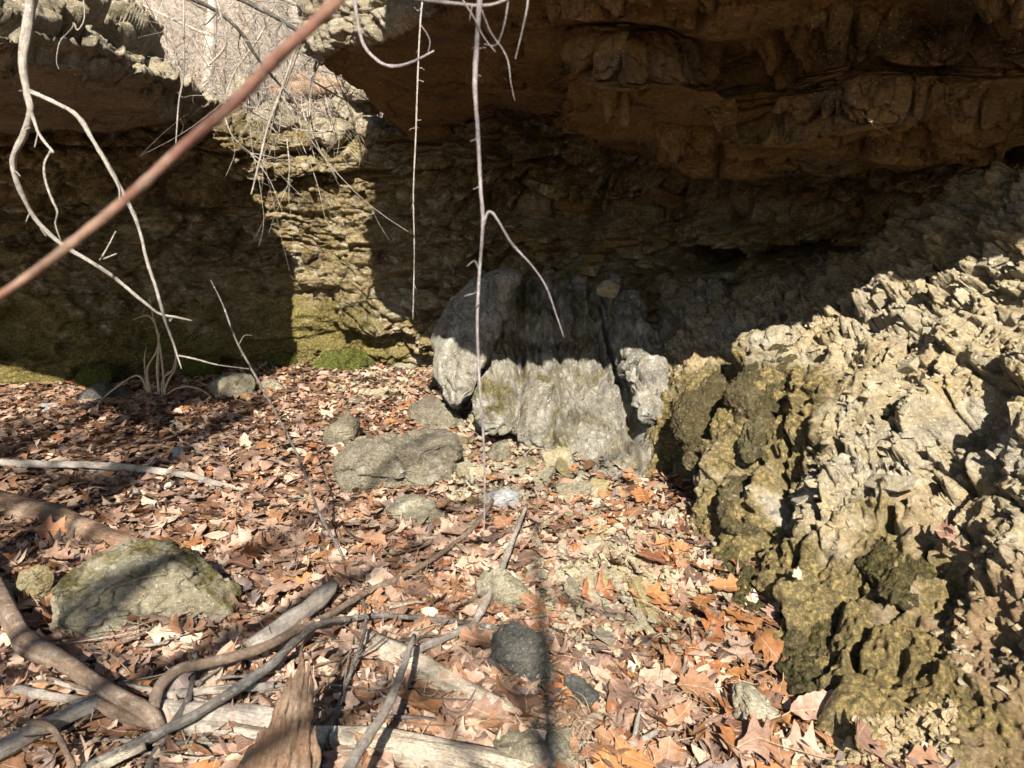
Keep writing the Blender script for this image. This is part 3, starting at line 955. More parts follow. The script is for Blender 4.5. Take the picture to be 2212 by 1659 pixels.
# --- the grey boulder in the middle: rounded fin, fluted mass, thin right fin, cap stones
bb = G(1150, 900)
boulder = empty('boulder', bb)
tag(boulder, 'tall grey fluted boulder with rounded fin, half in shade, before the back wall', 'boulder')


def fluted(V, N_, sz):
    wv = 0.5 * fbm(V * (1.6, 1.6, 1.3), 3, 91)
    lean = 0.30 * np.clip(0.6 - V[:, 2], -1, 1) * np.clip(V[:, 0] - 0.25, -0.8, 0.8)       # flutes spread towards the foot
    x = V[:, 0] - lean
    q = np.stack((x * 5.2 + wv, V[:, 1] * 1.5, V[:, 2] * 0.7), 1)
    d = 0.13 * fbm(q, 2, 92) + 0.06 * fbm(q * (2.0, 2, 1.4), 2, 90, ridged=True) + 0.014 * fbm(q * (5.5, 4, 4), 3, 94)
    d += 0.05 * fbm(V * 2.4, 3, 93) + 0.075 * facet(V, (4.5, 4.5, 2.4), 95, crack=0.5, tilt=0.8) + 0.03 * facet(V, (9, 9, 6), 89, crack=0.8, tilt=0.5) + 0.012 * fbm(V * 20, 3, 96)
    for xc, w_, dep in ((0.66, 0.028, 0.16), (0.59, 0.016, 0.07), (0.30, 0.022, 0.08), (0.05, 0.03, 0.10)):
        d -= dep * np.exp(-((x - xc - 0.05 * wv) / w_) ** 2) * sstep(0.05, 0.3, V[:, 2])
    return d - 0.04


def finrock(V, N_, sz):
    q = V * (5, 5, 1.4)
    d = 0.03 * fbm(V * 2.2, 3, 97) + 0.025 * fbm(q * 2, 4, 98, ridged=True) + 0.010 * fbm(V * 18, 3, 99) + 0.035 * facet(V, (5, 5, 2.5), 100, crack=0.6)
    return d * min(1.0, sz / 0.8)


lump([(1010, 905), (1040, 800), (1070, 700), (1105, 612), (1150, 588), (1180, 604), (1240, 590), (1290, 618), (1322, 606), (1350, 655), (1380, 750), (1436, 880), (1500, 1005), (1480, 1090), (1350, 1060), (1250, 1010), (1150, 950), (1070, 915)],
     4.66, 0.24, tilt=-0.36, na=290, nr=130, disp=fluted, power=3.0, mat=M_BOULD, name='fluted_face', parent=boulder, moss=0.30, base=bb, ctr=(1240, 830))
lump([(985, 880), (955, 820), (950, 760), (965, 680), (1000, 632), (1060, 592), (1112, 588), (1108, 640), (1085, 690), (1062, 740), (1035, 800), (1010, 850)],
     4.92, 0.24, tilt=-0.20, na=220, nr=90, disp=finrock, power=2.8, mat=M_BOULD, name='rounded_fin', parent=boulder, base=bb)
lump([(1330, 650), (1352, 630), (1378, 652), (1394, 720), (1414, 800), (1428, 870), (1414, 908), (1384, 896), (1364, 840), (1350, 770), (1336, 710)],
     4.62, 0.24, tilt=-0.36, na=170, nr=76, disp=lambda V, N_, sz: 1.5 * finrock(V, N_, 0.8) + 0.02 * facet(V, (9, 9, 5), 87, crack=0.6, tilt=0.5), power=3.0, mat=M_BOULD, name='side_fin', parent=boulder, base=bb)
lump([(1060, 600), (1075, 586), (1120, 580), (1128, 600), (1110, 625), (1090, 660), (1070, 640)], 4.85, 0.10, na=90, nr=34, mat=M_BOULD, name='cap_stone', parent=boulder, base=bb, seed=3)
lump([(1285, 625), (1300, 612), (1335, 618), (1345, 630), (1310, 640)], 4.85, 0.07, na=80, nr=30, mat=M_PALEST, name='cap_stone', parent=boulder, base=bb, seed=5)

# --- moss cushions on the lower bank (parts of the bank)
def mossd(V, N_, sz):
    return 0.10 * fbm(V * (4, 4, 2.5), 3, 111) + 0.05 * fbm(V * (13, 13, 8), 3, 112) + 0.022 * fbm(V * 42, 3, 113, ridged=True) - 0.015


cushions = [
    ([(1545, 1200), (1600, 1170), (1680, 1175), (1710, 1240), (1690, 1290), (1620, 1280), (1570, 1260)], 2.62, 0.14),
    ([(1580, 1260), (1640, 1240), (1740, 1260), (1760, 1320), (1720, 1375), (1660, 1390), (1640, 1330), (1590, 1300)], 2.36, 0.15),
    ([(1690, 1420), (1720, 1380), (1790, 1300), (1860, 1290), (1930, 1350), (1960, 1440), (1930, 1520), (1830, 1520), (1740, 1500), (1695, 1470)], 2.02, 0.20),
    ([(1860, 1200), (1890, 1150), (1960, 1140), (2010, 1200), (2000, 1260), (1930, 1290), (1875, 1260)], 2.22, 0.13),
    ([(1900, 1500), (1960, 1440), (2030, 1470), (2060, 1550), (1990, 1600), (1910, 1580)], 1.82, 0.12),
    ([(1480, 960), (1500, 850), (1560, 790), (1590, 850), (1570, 960), (1550, 1050), (1500, 1040)], 3.50, 0.13),
    ([(1600, 900), (1640, 770), (1700, 740), (1730, 790), (1690, 880), (1660, 980), (1610, 1000)], 3.25, 0.14),
    ([(1560, 1120), (1600, 1030), (1650, 1000), (1690, 1060), (1660, 1140), (1600, 1160)], 2.88, 0.12),
]
for k, (ol, Yc, dp) in enumerate(cushions):
    mo = 0.45 if k > 4 else 0.75
    lump(ol, Yc + 0.05, dp * 0.85, tilt=-0.2, na=170, nr=74, disp=mossd, mat=M_MOSS, name='moss_cushion', parent=bank, moss=mo, base=bank_rows[0][3])

for ol, Yc in (([(665, 800), (690, 775), (740, 764), (800, 770), (815, 800), (740, 812)], 6.95), ([(570, 800), (590, 772), (625, 768), (640, 798), (600, 808)], 7.05), ([(390, 810), (410, 780), (440, 770), (480, 785), (480, 808)], 6.75), ([(165, 826), (185, 795), (215, 783), (255, 800), (258, 828)], 6.35)):
    lump(ol, Yc + 0.04, 0.15, na=120, nr=50, disp=lambda V, N_, sz: 0.5 * mossd(V, N_, sz), mat=M_GREEN, name='moss_cushion', parent=wall, moss=1.0, base=np.zeros(3))

# --- chips and blocks standing out of the bank and the back wall (parts, sharing a few meshes)
def chip_mesh(seed, mat, n=1, squash=0.55):
    rs = np.random.default_rng(seed)
    # a cube cut a few times by random planes, sharp broken edges
    import bmesh
    from mathutils import Vector
    bm = bmesh.new()
    bmesh.ops.create_cube(bm, size=1.0)
    for k in range(7):
        nv = Vector(rs.normal(size=3)).normalized()
        co = nv * float(rs.uniform(0.30, 0.46))
        r = bmesh.ops.bisect_plane(bm, geom=bm.verts[:] + bm.edges[:] + bm.faces[:], plane_co=co, plane_no=nv, clear_outer=True)
        ed = [e for e in r['geom_cut'] if isinstance(e, bmesh.types.BMEdge)]
        if ed:
            bmesh.ops.edgeloop_fill(bm, edges=ed)
    bmesh.ops.triangulate(bm, faces=bm.faces[:])
    for v_ in bm.verts:
        v_.co.x *= 1.0 + 0.5 * float(rs.uniform(0, 1))
        v_.co.z *= squash
    me = bpy.data.meshes.new('stone')
    bm.to_mesh(me)
    bm.free()
    me.materials.append(mat)
    return me


CH_BANK = [chip_mesh(200 + k, M_BANK if k % 3 else M_PALEST) for k in range(12)]
CH_WALL = [chip_mesh(240 + k, M_WALL if k % 2 else M_CEIL) for k in range(8)]
CH_PALE = [chip_mesh(280 + k, (M_PALEST, M_YELST, M_STONE, M_PALEST)[k % 4]) for k in range(12)]


def rot_to(nv, spin, tilt):
    from mathutils import Vector, Euler
    q = Vector(nv).to_track_quat('Z', 'Y')
    return (q @ Euler((tilt[0], tilt[1], spin)).to_quaternion()).to_euler()


cnt = 0
px_, py_ = pix(BANK_G.reshape(-1, 3))
okv = np.nonzero((px_ > 1400) & (px_ < 2230) & (py_ > 430) & (py_ < 1650) & (BANK_MOSS.ravel() < 0.35))[0]
cand = RNG.choice(okv, 1200, replace=False)
Nf = BANK_N.reshape(-1, 3)
Vf = BANK_G.reshape(-1, 3)
for i in cand:
    if cnt >= 130:
        break
    x, y = px_[i], py_[i]
    if y > 1150 and RNG.random() < 0.55:
        continue
    if x < 1700 and y < 780 and RNG.random() < 0.5:
        continue
    s = float(RNG.uniform(0.04, 0.10)) * (1.1 if y < 1100 else 0.7)
    o = link('stone', CH_BANK[int(RNG.integers(12))], bank)
    nz = Nf[i] * np.array((1, 1, 0.25)) + np.array((0, 0, 0.75))
    o.location = Vf[i] - bank_rows[0][3] - Nf[i] * s * 0.30
    o.rotation_euler = rot_to(nz, RNG.uniform(0, 6.28), RNG.normal(0, 0.35, 2))
    o.scale = (s * RNG.uniform(0.7, 1.4), s * RNG.uniform(0.7, 1.2), s * RNG.uniform(0.6, 1.4))
    cnt += 1

px_, py_ = pix(WALL_G.reshape(-1, 3))
okv = np.nonzero((px_ > 1120) & (px_ < 1880) & (py_ > 400) & (py_ < 740))[0]
Vf = WALL_G.reshape(-1, 3)
for i in RNG.choice(okv, 110, replace=False):
    s = float(RNG.uniform(0.07, 0.20))
    o = link('stone', CH_WALL[int(RNG.integers(8))], wall)
    o.location = Vf[i] + np.array((0, 0.02, 0))
    o.rotation_euler = (RNG.normal(0, 0.2), RNG.normal(0, 0.2), RNG.normal(0, 0.4))
    o.scale = (s * RNG.uniform(0.8, 1.6), s * RNG.uniform(0.6, 1.0), s * RNG.uniform(0.7, 1.2))

MARKS = [(310, 1290, 'the large mossy boulder'), (860, 1005, 'the long rounded boulder'), (1125, 1430, 'the charcoal boulder'), (1258, 1500, 'the small dark mossy rock'),
         (640, 1520, 'the rotten wood shard'), (950, 1470, 'the pale barkless log'), (950, 1625, 'the pale log at the bottom'), (160, 1440, 'the thick brown branch'),
         (1085, 1230, 'the upright grey stick'), (895, 1115, 'the flat grey rock'), (1240, 1000, 'the fluted boulder'), (1560, 1290, 'the mossy bank'), (1690, 1470, 'the biggest moss cushion'),
         (1630, 1560, 'the white crusted rock'), (1352, 1355, 'the lone yellowish stone'), (280, 1015, 'the long level grey branch'), (180, 1150, 'the tapering brown log'), (620, 1320, 'the short grey broken log'),
         (450, 1180, 'the slender sapling'), (1260, 1390, 'the tip of the long dark branch'), (1400, 1180, 'the cream chips'), (1240, 1600, 'the forked grey-green stick'), (470, 1480, 'the straight level stick')]


def mark(x, y):
    return min(MARKS, key=lambda m_: (m_[0] - x) ** 2 + 1.6 * (m_[1] - y) ** 2)


def side(x, y, m_):
    dx_, dy_ = x - m_[0], y - m_[1]
    if abs(dx_) > abs(dy_) * 1.2:
        return 'left of' if dx_ < 0 else 'right of'
    return 'behind' if dy_ < 0 else 'in front of'


USED = set()


def unique(make, x, y, marks, ky):
    """the label by the nearest landmark that no other thing carries yet"""
    ms = sorted(marks, key=lambda q_: (q_[0] - x) ** 2 + ky * (q_[1] - y) ** 2)
    for m_ in ms[:9]:
        lab = make(m_)
        if lab not in USED:
            break
    else:
        lab = make(ms[0])
    USED.add(lab)
    return lab


def hue(t):
    return ('pale buff' if t < .1 else 'tan' if t < .24 else 'pinkish brown' if t < .42 else 'mid brown' if t < .57 else 'orange' if t < .69 else 'red-brown' if t < .82 else 'dark brown' if t < .93 else 'grey')


# ---------------------------------------------------------------- stones on the floor of the hollow
def stone(outline, label, mat, depth=None, tilt=0.0, moss=0.0, seed=1, na=110, nr=46, cat='rock', group=None, foot=None, flat=0.0, power=2.4, name='rock', cut=None):
    pts = np.array(outline, float)
    cx_ = pts[:, 0].mean()
    yb = pts[:, 1].max() if foot is None else foot
    Yf = GY(cx_, yb - 6)
    if cut is None:
        cut = 1.7 if np.ptp(pts[:, 0]) < 100 else 1.25
    if depth is None:
        depth = 0.5 * np.ptp(pts[:, 0]) * Yf / FPX * 0.75
    o = lump(outline, Yf + depth * 0.55 + 0.03, depth, tilt=tilt, na=na, nr=nr, mat=mat, moss=moss, seed=seed, flat=flat, power=power, name=name, cut=cut)
    tag(o, label, cat, group)
    return o


def oval(cx_, cy_, rx, ry, seed=0, n=14, rough=0.18):
    rs = np.random.default_rng(seed)
    a = np.linspace(0, 2 * np.pi, n, endpoint=False)
    k = 1 + rough * (rs.random(n) * 2 - 1)
    return [(cx_ + rx * kk * math.cos(t), cy_ + ry * kk * math.sin(t)) for t, kk in zip(a, k)]


stone([(120, 1330), (130, 1260), (200, 1200), (250, 1192), (330, 1205), (430, 1240), (500, 1285), (520, 1310), (470, 1340), (400, 1360), (300, 1395), (240, 1390), (180, 1350)],
      'large mossy grey-green boulder with dark branch shadows across it, left foreground', M_STONE, depth=0.25, moss=0.55, seed=12, na=260, nr=110, cat='boulder', name='boulder', flat=0.12)
stone([(15, 1290), (25, 1240), (60, 1222), (100, 1230), (112, 1270), (105, 1310), (60, 1322)], 'small yellow rock beside the large mossy boulder at the left edge', M_YELST, seed=14, na=110, nr=50)
stone([(722, 1010), (740, 972), (790, 952), (855, 950), (925, 944), (982, 948), (1000, 985), (990, 1025), (950, 1050), (860, 1062), (780, 1060), (735, 1050)],
      'long rounded grey-brown boulder lying before the fluted boulder', M_SHADEST, depth=0.24, seed=16, na=240, nr=100, cat='boulder', name='boulder', power=3.2, cut=0.35)
stone([(868, 888), (900, 872), (970, 872), (985, 888), (1020, 900), (1024, 925), (980, 938), (930, 930), (900, 905)], 'flat grey slab half buried in leaves at the foot of the rounded fin', M_SHADEST, depth=0.3, seed=18, flat=0.2)
stone([(690, 935), (715, 900), (745, 880), (768, 890), (775, 925), (770, 965), (720, 970), (695, 960)], 'upright pale green rock left of the long rounded boulder', M_STONE, moss=0.2, seed=20, depth=0.15)
stone(oval(385, 985, 22, 20, 3), 'small bright white stone alone among the leaves, left of centre', M_WHITE, seed=22, na=70, nr=34)
stone(oval(200, 1018, 30, 13, 4), 'white-blue flat stone in front of the long grey branch at left', M_WHITE, seed=23, na=70, nr=34)
stone([(818, 1120), (850, 1098), (920, 1085), (968, 1095), (965, 1120), (920, 1140), (840, 1148)], 'flat grey rock with pale edge just below the long rounded boulder', M_STONE, seed=24, depth=0.14)
stone([(1050, 1075), (1075, 1062), (1115, 1065), (1130, 1090), (1115, 1118), (1070, 1120)], 'pale whitish block beside the vine tip', M_WHITE, seed=26, na=110, nr=50)
stone(oval(1012, 1105, 30, 15, 6), 'cream flake of stone next to the pale whitish block', M_PALEST, seed=27, na=80, nr=36)
stone([(1055, 1420), (1080, 1375), (1130, 1355), (1165, 1365), (1190, 1420), (1200, 1470), (1170, 1495), (1110, 1500), (1065, 1480)],
      'dark charcoal boulder with blunt top in the middle foreground', M_DARKST, depth=0.13, seed=28, na=200, nr=90, cat='boulder', name='boulder')
stone([(1212, 1490), (1230, 1455), (1258, 1445), (1290, 1480), (1300, 1525), (1270, 1545), (1225, 1525)], 'small dark mossy rock right of the charcoal boulder', M_DARKST, moss=0.3, seed=30, na=120, nr=56)
stone([(1030, 1250), (1060, 1225), (1110, 1225), (1150, 1270), (1158, 1320), (1110, 1335), (1050, 1300)], 'flat grey rock half covered by leaves behind the upright grey stick', M_STONE, seed=32, depth=0.10, flat=0.3)
stone([(1100, 935), (1140, 915), (1190, 930), (1200, 965), (1150, 985), (1110, 970)], 'tan block at the foot of the fluted boulder', M_STONE, seed=34)
stone([(1040, 985), (1060, 950), (1095, 945), (1125, 975), (1110, 1010), (1060, 1015)], 'grey wedge of rock below the vine, right of the long rounded boulder', M_STONE, seed=36)
stone([(1150, 990), (1190, 975), (1240, 985), (1255, 1010), (1200, 1025), (1160, 1015)], 'cream coloured slab between the leaves and the fluted boulder', M_PALEST, seed=38)
stone([(1205, 1060), (1240, 1030), (1280, 1045), (1290, 1080), (1240, 1095)], 'pale tan rock on the leaf slope right of the vine tip', M_STONE, seed=40)
stone(oval(1352, 1355, 34, 26, 8), 'yellowish stone lying alone among orange leaves', M_YELST, seed=42, na=100, nr=46)
stone([(1560, 1540), (1600, 1500), (1650, 1510), (1690, 1545), (1700, 1590), (1640, 1610), (1580, 1590)], 'white crusted rock at the foot of the mossy bank', M_PALEST, seed=44, depth=0.10)
stone([(448, 845), (470, 820), (510, 812), (545, 825), (550, 855), (500, 868), (460, 862)], 'brown-grey rock in the leaves below the mossy back wall', M_STONE, seed=46, moss=0.3, depth=0.18)
stone(oval(585, 838, 32, 16, 9), 'low grey stone right of the brown-grey rock near the back wall', M_STONE, seed=47, na=90, nr=40)
stone([(160, 862), (190, 842), (240, 840), (275, 856), (260, 875), (200, 878)], 'dark flat stone in the shade at left before the wall', M_DARKST, seed=48)
stone(oval(28, 866, 18, 8, 11), 'small white stone in the shade at far left', M_WHITE, seed=50, na=60, nr=30)
stone(oval(112, 884, 34, 12, 12), 'pale flat stone behind the long grey branch, left', M_WHITE, seed=51, na=70, nr=34)
stone(oval(770, 803, 28, 10, 13), 'cream stone at the very foot of the sunlit wall', M_PALEST, seed=52, na=70, nr=34)
stone(oval(880, 795, 34, 13, 14), 'brown stone between the sunlit wall and the rounded fin', M_STONE, seed=53, na=80, nr=36)
stone(oval(70, 1530, 40, 28, 15), 'grey lump of rock under the dead branches at lower left', M_STONE, seed=54, na=100, nr=46)
stone(oval(430, 1640, 45, 40, 16), 'greenish rock in the hollow under the dead wood', M_STONE, seed=55, moss=0.4, na=100, nr=46)
stone([(1040, 1600), (1090, 1580), (1180, 1590), (1260, 1620), (1270, 1680), (1150, 1690), (1060, 1660)], 'low grey-green rock beside the pale log at the bottom', M_STONE, seed=56, moss=0.3, depth=0.10)
stone(oval(60, 1140, 32, 16, 17), 'greenish stone beside the big orange leaf at left', M_STONE, seed=57, moss=0.2, na=80, nr=36)

# pale broken stones on the slope between boulder and leaves: things of one group
slots = []
for k in range(52):
    for _ in range(40):
        t = RNG.random()
        if k < 30:
            x, y = RNG.uniform(960, 1290), RNG.uniform(870, 1100)
            if y < 880 + 0.28 * (x - 960) - 20:
                continue
        elif k < 40:
            x, y = RNG.uniform(720, 960), RNG.uniform(800, 870)
        else:
            x, y = RNG.uniform(1180, 1450), RNG.uniform(1120, 1420)
        break
    slots.append((x, y))
for k, (x, y) in enumerate(slots):
    q = G(x, y, 0.035)
    s = float(RNG.uniform(0.05, 0.11))
    ci = int(RNG.integers(12))
    o = link('broken_stone', CH_PALE[ci])
    o.location = q
    o.rotation_euler = (RNG.normal(0, 0.4), RNG.normal(0, 0.4), RNG.uniform(0, 6.28))
    o.scale = (s * RNG.uniform(0.8, 1.4), s, s * RNG.uniform(0.7, 1.2))
    spots_ = ((1060, 985, 'the vine, beside the grey wedge of rock'), (1150, 950, 'the tan block at the fluted boulder'), (1200, 1005, 'the cream coloured slab'), (1245, 1065, 'the pale tan rock'),
                 (1090, 1090, 'the pale whitish block'), (1010, 1105, 'the cream flake'), (990, 900, 'the flat grey slab'), (770, 803, 'the foot of the sunlit wall'), (880, 800, 'the brown stone by the wall'),
                 (950, 840, 'the rounded fin'), (735, 925, 'the upright pale green rock'), (1290, 1200, 'the glossy red-brown leaf'), (1352, 1355, 'the lone yellowish stone'), (1400, 1170, 'the orange leaves'), (1230, 1330, 'the long dark branch tip'))
    big = 'big ' if s > 0.09 else 'small ' if s < 0.07 else ''
    lab = unique(lambda m_: f"{big}{('cream', 'yellowish', 'grey', 'pale')[ci % 4]} broken stone {side(x, y, m_)} {m_[2]}", x, y, spots_, 2.0)
    tag(o, lab, 'stone', 'broken stones in the rubble')

# ---------------------------------------------------------------- dead wood and twigs
def catmull(p, per=8):
    p = np.asarray(p, float)
    if len(p) < 3:
        t = np.linspace(0, 1, per + 1)[:, None]
        return p[0] * (1 - t) + p[1] * t
    e = np.concatenate((2 * p[:1] - p[1:2], p, 2 * p[-1:] - p[-2:-1]))
    out = []
    for i in range(1, len(e) - 2):
        t = np.linspace(0, 1, per, endpoint=False)[:, None]
        a, b, c, d = e[i - 1], e[i], e[i + 1], e[i + 2]
        out.append(0.5 * ((2 * b) + (-a + c) * t + (2 * a - 5 * b + 4 * c - d) * t ** 2 + (-a + 3 * b - 3 * c + d) * t ** 3))
    out.append(e[-2:-1])
    return np.concatenate(out)


def tube_vf(pts, sides=8, per=6, wob=0.12, seed=0, knots=0.0, rag=0.0):
    """pts rows (x, y, z, radius)"""
    c = catmull(pts, per)
    p, r = c[:, :3], np.maximum(c[:, 3], 0.0004)
    rs = np.random.default_rng(seed)
    n = len(p)
    t = np.gradient(p, axis=0)
    t /= np.linalg.norm(t, axis=1, keepdims=True) + 1e-9
    u = np.cross(t[0], (0.3, 0.2, 0.9))
    u /= np.linalg.norm(u)
    rings, uv = [], []
    L = 0.0
    for i in range(n):
        u = u - t[i] * np.dot(u, t[i])
        u /= np.linalg.norm(u) + 1e-9
        w = np.cross(t[i], u)
        a = np.linspace(0, 2 * np.pi, sides, endpoint=False)
        if i:
            L += np.linalg.norm(p[i] - p[i - 1])
        k = np.ones(sides)
        if wob > 0.04:
            q3 = np.stack((np.cos(a) * 1.6 + seed, np.sin(a) * 1.6, np.full(sides, L / max(r.max(), 1e-3) * 0.30)), 1)
            k = 1 + wob * 2.2 * gnoise(q3, seed) + (knots * np.clip(gnoise(np.array([[L * 14 + seed, 0.3, 0.7]]), seed + 3)[0], 0, 1) if knots else 0)
        if rag:
            q4 = np.stack((np.cos(a) * 5 + seed, np.sin(a) * 5, np.full(sides, L * 2.5)), 1)
            k = k + rag * gnoise(q4, seed + 8)
        rings.append(p[i] + (np.cos(a)[:, None] * u + np.sin(a)[:, None] * w) * (r[i] * k)[:, None])
        uv.append(np.stack((a / (2 * np.pi) * (1.0 if sides > 5 else .5), np.full(sides, L * 4)), 1))
    v = np.concatenate(rings)
    uvs = np.concatenate(uv)
    f = grid_faces(n, sides, wrap=True)
    i0 = len(v)
    v = np.concatenate((v, p[:1], p[-1:]))
    uvs = np.concatenate((uvs, ((0.5, 0),), ((0.5, L * 4),)))
    k = np.arange(sides)
    F = np.concatenate((f[:, (0, 1, 2)], f[:, (0, 2, 3)], np.stack((np.full(sides, i0), (k + 1) % sides, k), 1),
                        np.stack((np.full(sides, i0 + 1), (n - 1) * sides + k, (n - 1) * sides + (k + 1) % sides), 1)))
    return v, F, uvs


def merge(parts):
    v, f, u, o = [], [], [], 0
    for a, b, c in parts:
        v.append(a)
        f.append(b + o)
        u.append(c)
        o += len(a)
    return np.concatenate(v), np.concatenate(f), np.concatenate(u)


def air(pts):
    """(x, y, Y, width in photo pixels) -> points with radius"""
    return [(*P(x, y, Y), 0.42 * w * Y / FPX) for x, y, Y, w in pts]


def lying(pts, lift=0.0):
    """(x, y, width[, lift]) -> points resting on the ground"""
    out = []
    for p_ in pts:
        x, y, w = p_[:3]
        h = (p_[3] if len(p_) > 3 else lift)
        q = G(x, y, h)
        r = 0.5 * w * q[1] / FPX
        out.append((*(q), r))
    return out


def wood(name, pts, label, mat, cat, sides=9, per=7, seed=1, wob=0.15, knots=0.35, group=None, branches=(), rag=0.0, parent=None):
    v, f, u = tube_vf(pts, sides, per, wob, seed, knots, rag)
    base = np.array(min(pts, key=lambda q: q[2])[:3])
    o = obj_at(name, v, f, mat, base=base, uv=u, parent=parent)
    for k, b in enumerate(branches):
        v, f, u = tube_vf(b, max(5, sides - 2), per, wob, seed + 20 + k, knots)
        obj_at('side_shoot', v, f, mat, base=base, uv=u, parent=None).parent = o
    if parent is None:
        tag(o, label, cat, group)
    return o


def fix_children(o):
    for ch in o.children:
        ch.location = (0, 0, 0)


def spurs(pts, n, seed, lo=0.02, hi=0.09):
    rs = np.random.default_rng(seed)
    c = catmull(pts, 6)
    out = []
    for _ in range(n):
        q = c[int(rs.integers(2, len(c) - 1))]
        d_ = np.array((rs.normal(0, 1), rs.normal(0, 0.5), rs.normal(-0.3, 0.7)))
        d_ *= rs.uniform(lo, hi) / np.linalg.norm(d_)
        r = min(q[3] * 0.5, 0.0016)
        out.append([(*q[:3], r * 1.3), (*(q[:3] + d_ * 0.5 + rs.normal(0, 0.006, 3)), r), (*(q[:3] + d_), r * 0.5)])
    return out


def W_(name, pts, label, mat, cat, **kw):
    if name in ('vine', 'hanging_branch', 'dead_branch', 'branch', 'sapling'):
        kw['branches'] = list(kw.get('branches', ())) + spurs(pts, 9 if name == 'vine' else 7, kw.get('seed', 1) + 700, 0.008, 0.03 if name in ('vine', 'hanging_branch') else 0.07)

    o = wood(name, pts, label, mat, cat, **kw)
    fix_children(o)
    return o


# the blurred shoot right in front of the camera
sh = air([(-60, 672, 0.50, 20), (60, 600, 0.50, 21), (200, 487, 0.49, 24), (330, 380, 0.48, 25), (450, 270, 0.47, 27), (560, 165, 0.47, 29), (650, 78, 0.46, 30), (760, -30, 0.46, 31), (880, -150, 0.46, 32)])
sh = [(*q[:3], q[3]) for q in catmull(sh, 14)]
sh = [(*(np.array(q[:3]) + 0.0006 * np.sin(np.array((k * 0.23, k * 0.31, k * 0.17)))), q[3] * (1 + (0.13 if k % 17 == 6 else 0.06 if k % 17 in (5, 7) else 0.02 * math.sin(k * 1.9)))) for k, q in enumerate(sh)]
W_('shoot', sh, 'red-brown woody shoot crossing the picture diagonally close to the camera', M_RED, 'shoot', seed=3, wob=0.05, knots=0.0, per=3, sides=12)

# pale hanging branch at the left
W_('hanging_branch', air([(92, -90, 1.75, 26), (70, 0, 1.8, 24), (58, 60, 1.8, 21), (50, 140, 1.8, 19), (58, 200, 1.8, 18), (66, 240, 1.8, 16), (52, 290, 1.82, 14), (28, 345, 1.84, 15), (40, 400, 1.86, 13), (75, 470, 1.9, 11), (130, 525, 1.93, 11), (200, 568, 1.96, 10), (250, 602, 2.0, 9), (310, 652, 2.03, 8), (345, 678, 2.05, 7), (380, 685, 2.07, 6), (415, 693, 2.1, 3)]),
   'pale lichen-spotted branch hanging down along the left edge', M_TWIG, 'branch', seed=5, branches=[
       air([(60, 196, 1.8, 12), (90, 208, 1.8, 11), (140, 232, 1.79, 10), (172, 256, 1.78, 10), (205, 310, 1.78, 10), (240, 370, 1.78, 9), (265, 415, 1.78, 9), (290, 465, 1.79, 8), (305, 510, 1.8, 8), (318, 565, 1.8, 8), (338, 625, 1.8, 8), (356, 690, 1.8, 7), (372, 735, 1.8, 6), (392, 796, 1.8, 3)]),
       air([(67, 240, 1.8, 9), (85, 290, 1.78, 7), (116, 330, 1.77, 6)]),
       air([(110, 325, 1.77, 6), (96, 355, 1.77, 6), (98, 390, 1.77, 5), (113, 432, 1.77, 5), (124, 458, 1.77, 5), (120, 485, 1.78, 4), (132, 522, 1.79, 3)]),
       air([(82, 288, 1.78, 4), (75, 318, 1.78, 3)]),
       air([(220, 330, 1.78, 4), (240, 370, 1.77, 4), (258, 410, 1.77, 4), (253, 460, 1.77, 2)]),
       air([(216, 562, 1.96, 5), (232, 535, 1.95, 4), (250, 500, 1.94, 3)]),
       air([(222, 560, 1.96, 4), (252, 548, 1.95, 3)]),
       air([(386, 768, 1.8, 4), (420, 775, 1.8, 4), (470, 788, 1.81, 3), (538, 797, 1.82, 2)]),
   ])

# vine in the middle
W_('vine', air([(1040, -60, 1.25, 15), (1036, 0, 1.25, 12), (1030, 100, 1.25, 12), (1026, 190, 1.25, 11), (1032, 280, 1.25, 10), (1038, 400, 1.25, 9), (1043, 470, 1.25, 9), (1041, 520, 1.25, 8), (1035, 600, 1.25, 7), (1031, 700, 1.25, 7), (1036, 830, 1.25, 6), (1043, 920, 1.25, 6), (1047, 1040, 1.25, 5), (1045, 1170, 1.25, 2)]),
   'grey vine hanging straight down in the middle', M_VINE, 'vine', seed=7, wob=0.12, branches=[
       air([(1043, 490, 1.25, 7), (1052, 462, 1.25, 7), (1062, 459, 1.25, 7), (1075, 475, 1.25, 6), (1105, 525, 1.25, 5), (1150, 575, 1.25, 4), (1180, 620, 1.25, 4), (1200, 675, 1.25, 3), (1218, 728, 1.25, 2)]),
       air([(840, -20, 1.2, 8), (900, -2, 1.22, 8), (960, 5, 1.23, 8), (1030, 12, 1.25, 8), (1070, 8, 1.26, 7), (1110, -10, 1.27, 7)]),
       air([(1000, 0, 1.24, 4), (1025, 40, 1.24, 4), (1045, 80, 1.24, 3), (1070, 112, 1.24, 2)]),
       air([(1098, 0, 1.27, 5), (1092, 40, 1.27, 4), (1083, 75, 1.27, 3), (1070, 98, 1.27, 3), (1045, 95, 1.26, 2)]),
       air([(1040, 20, 1.25, 4), (1060, 70, 1.26, 4), (1085, 105, 1.26, 3), (1098, 135, 1.26, 3), (1103, 175, 1.26, 2), (1112, 218, 1.26, 2)]),
       air([(1020, 10, 1.24, 4), (1014, 45, 1.24, 2)]),
       air([(1142, -20, 1.3, 5), (1138, 20, 1.3, 4), (1126, 75, 1.3, 4), (1113, 128, 1.3, 3)]),
   ])
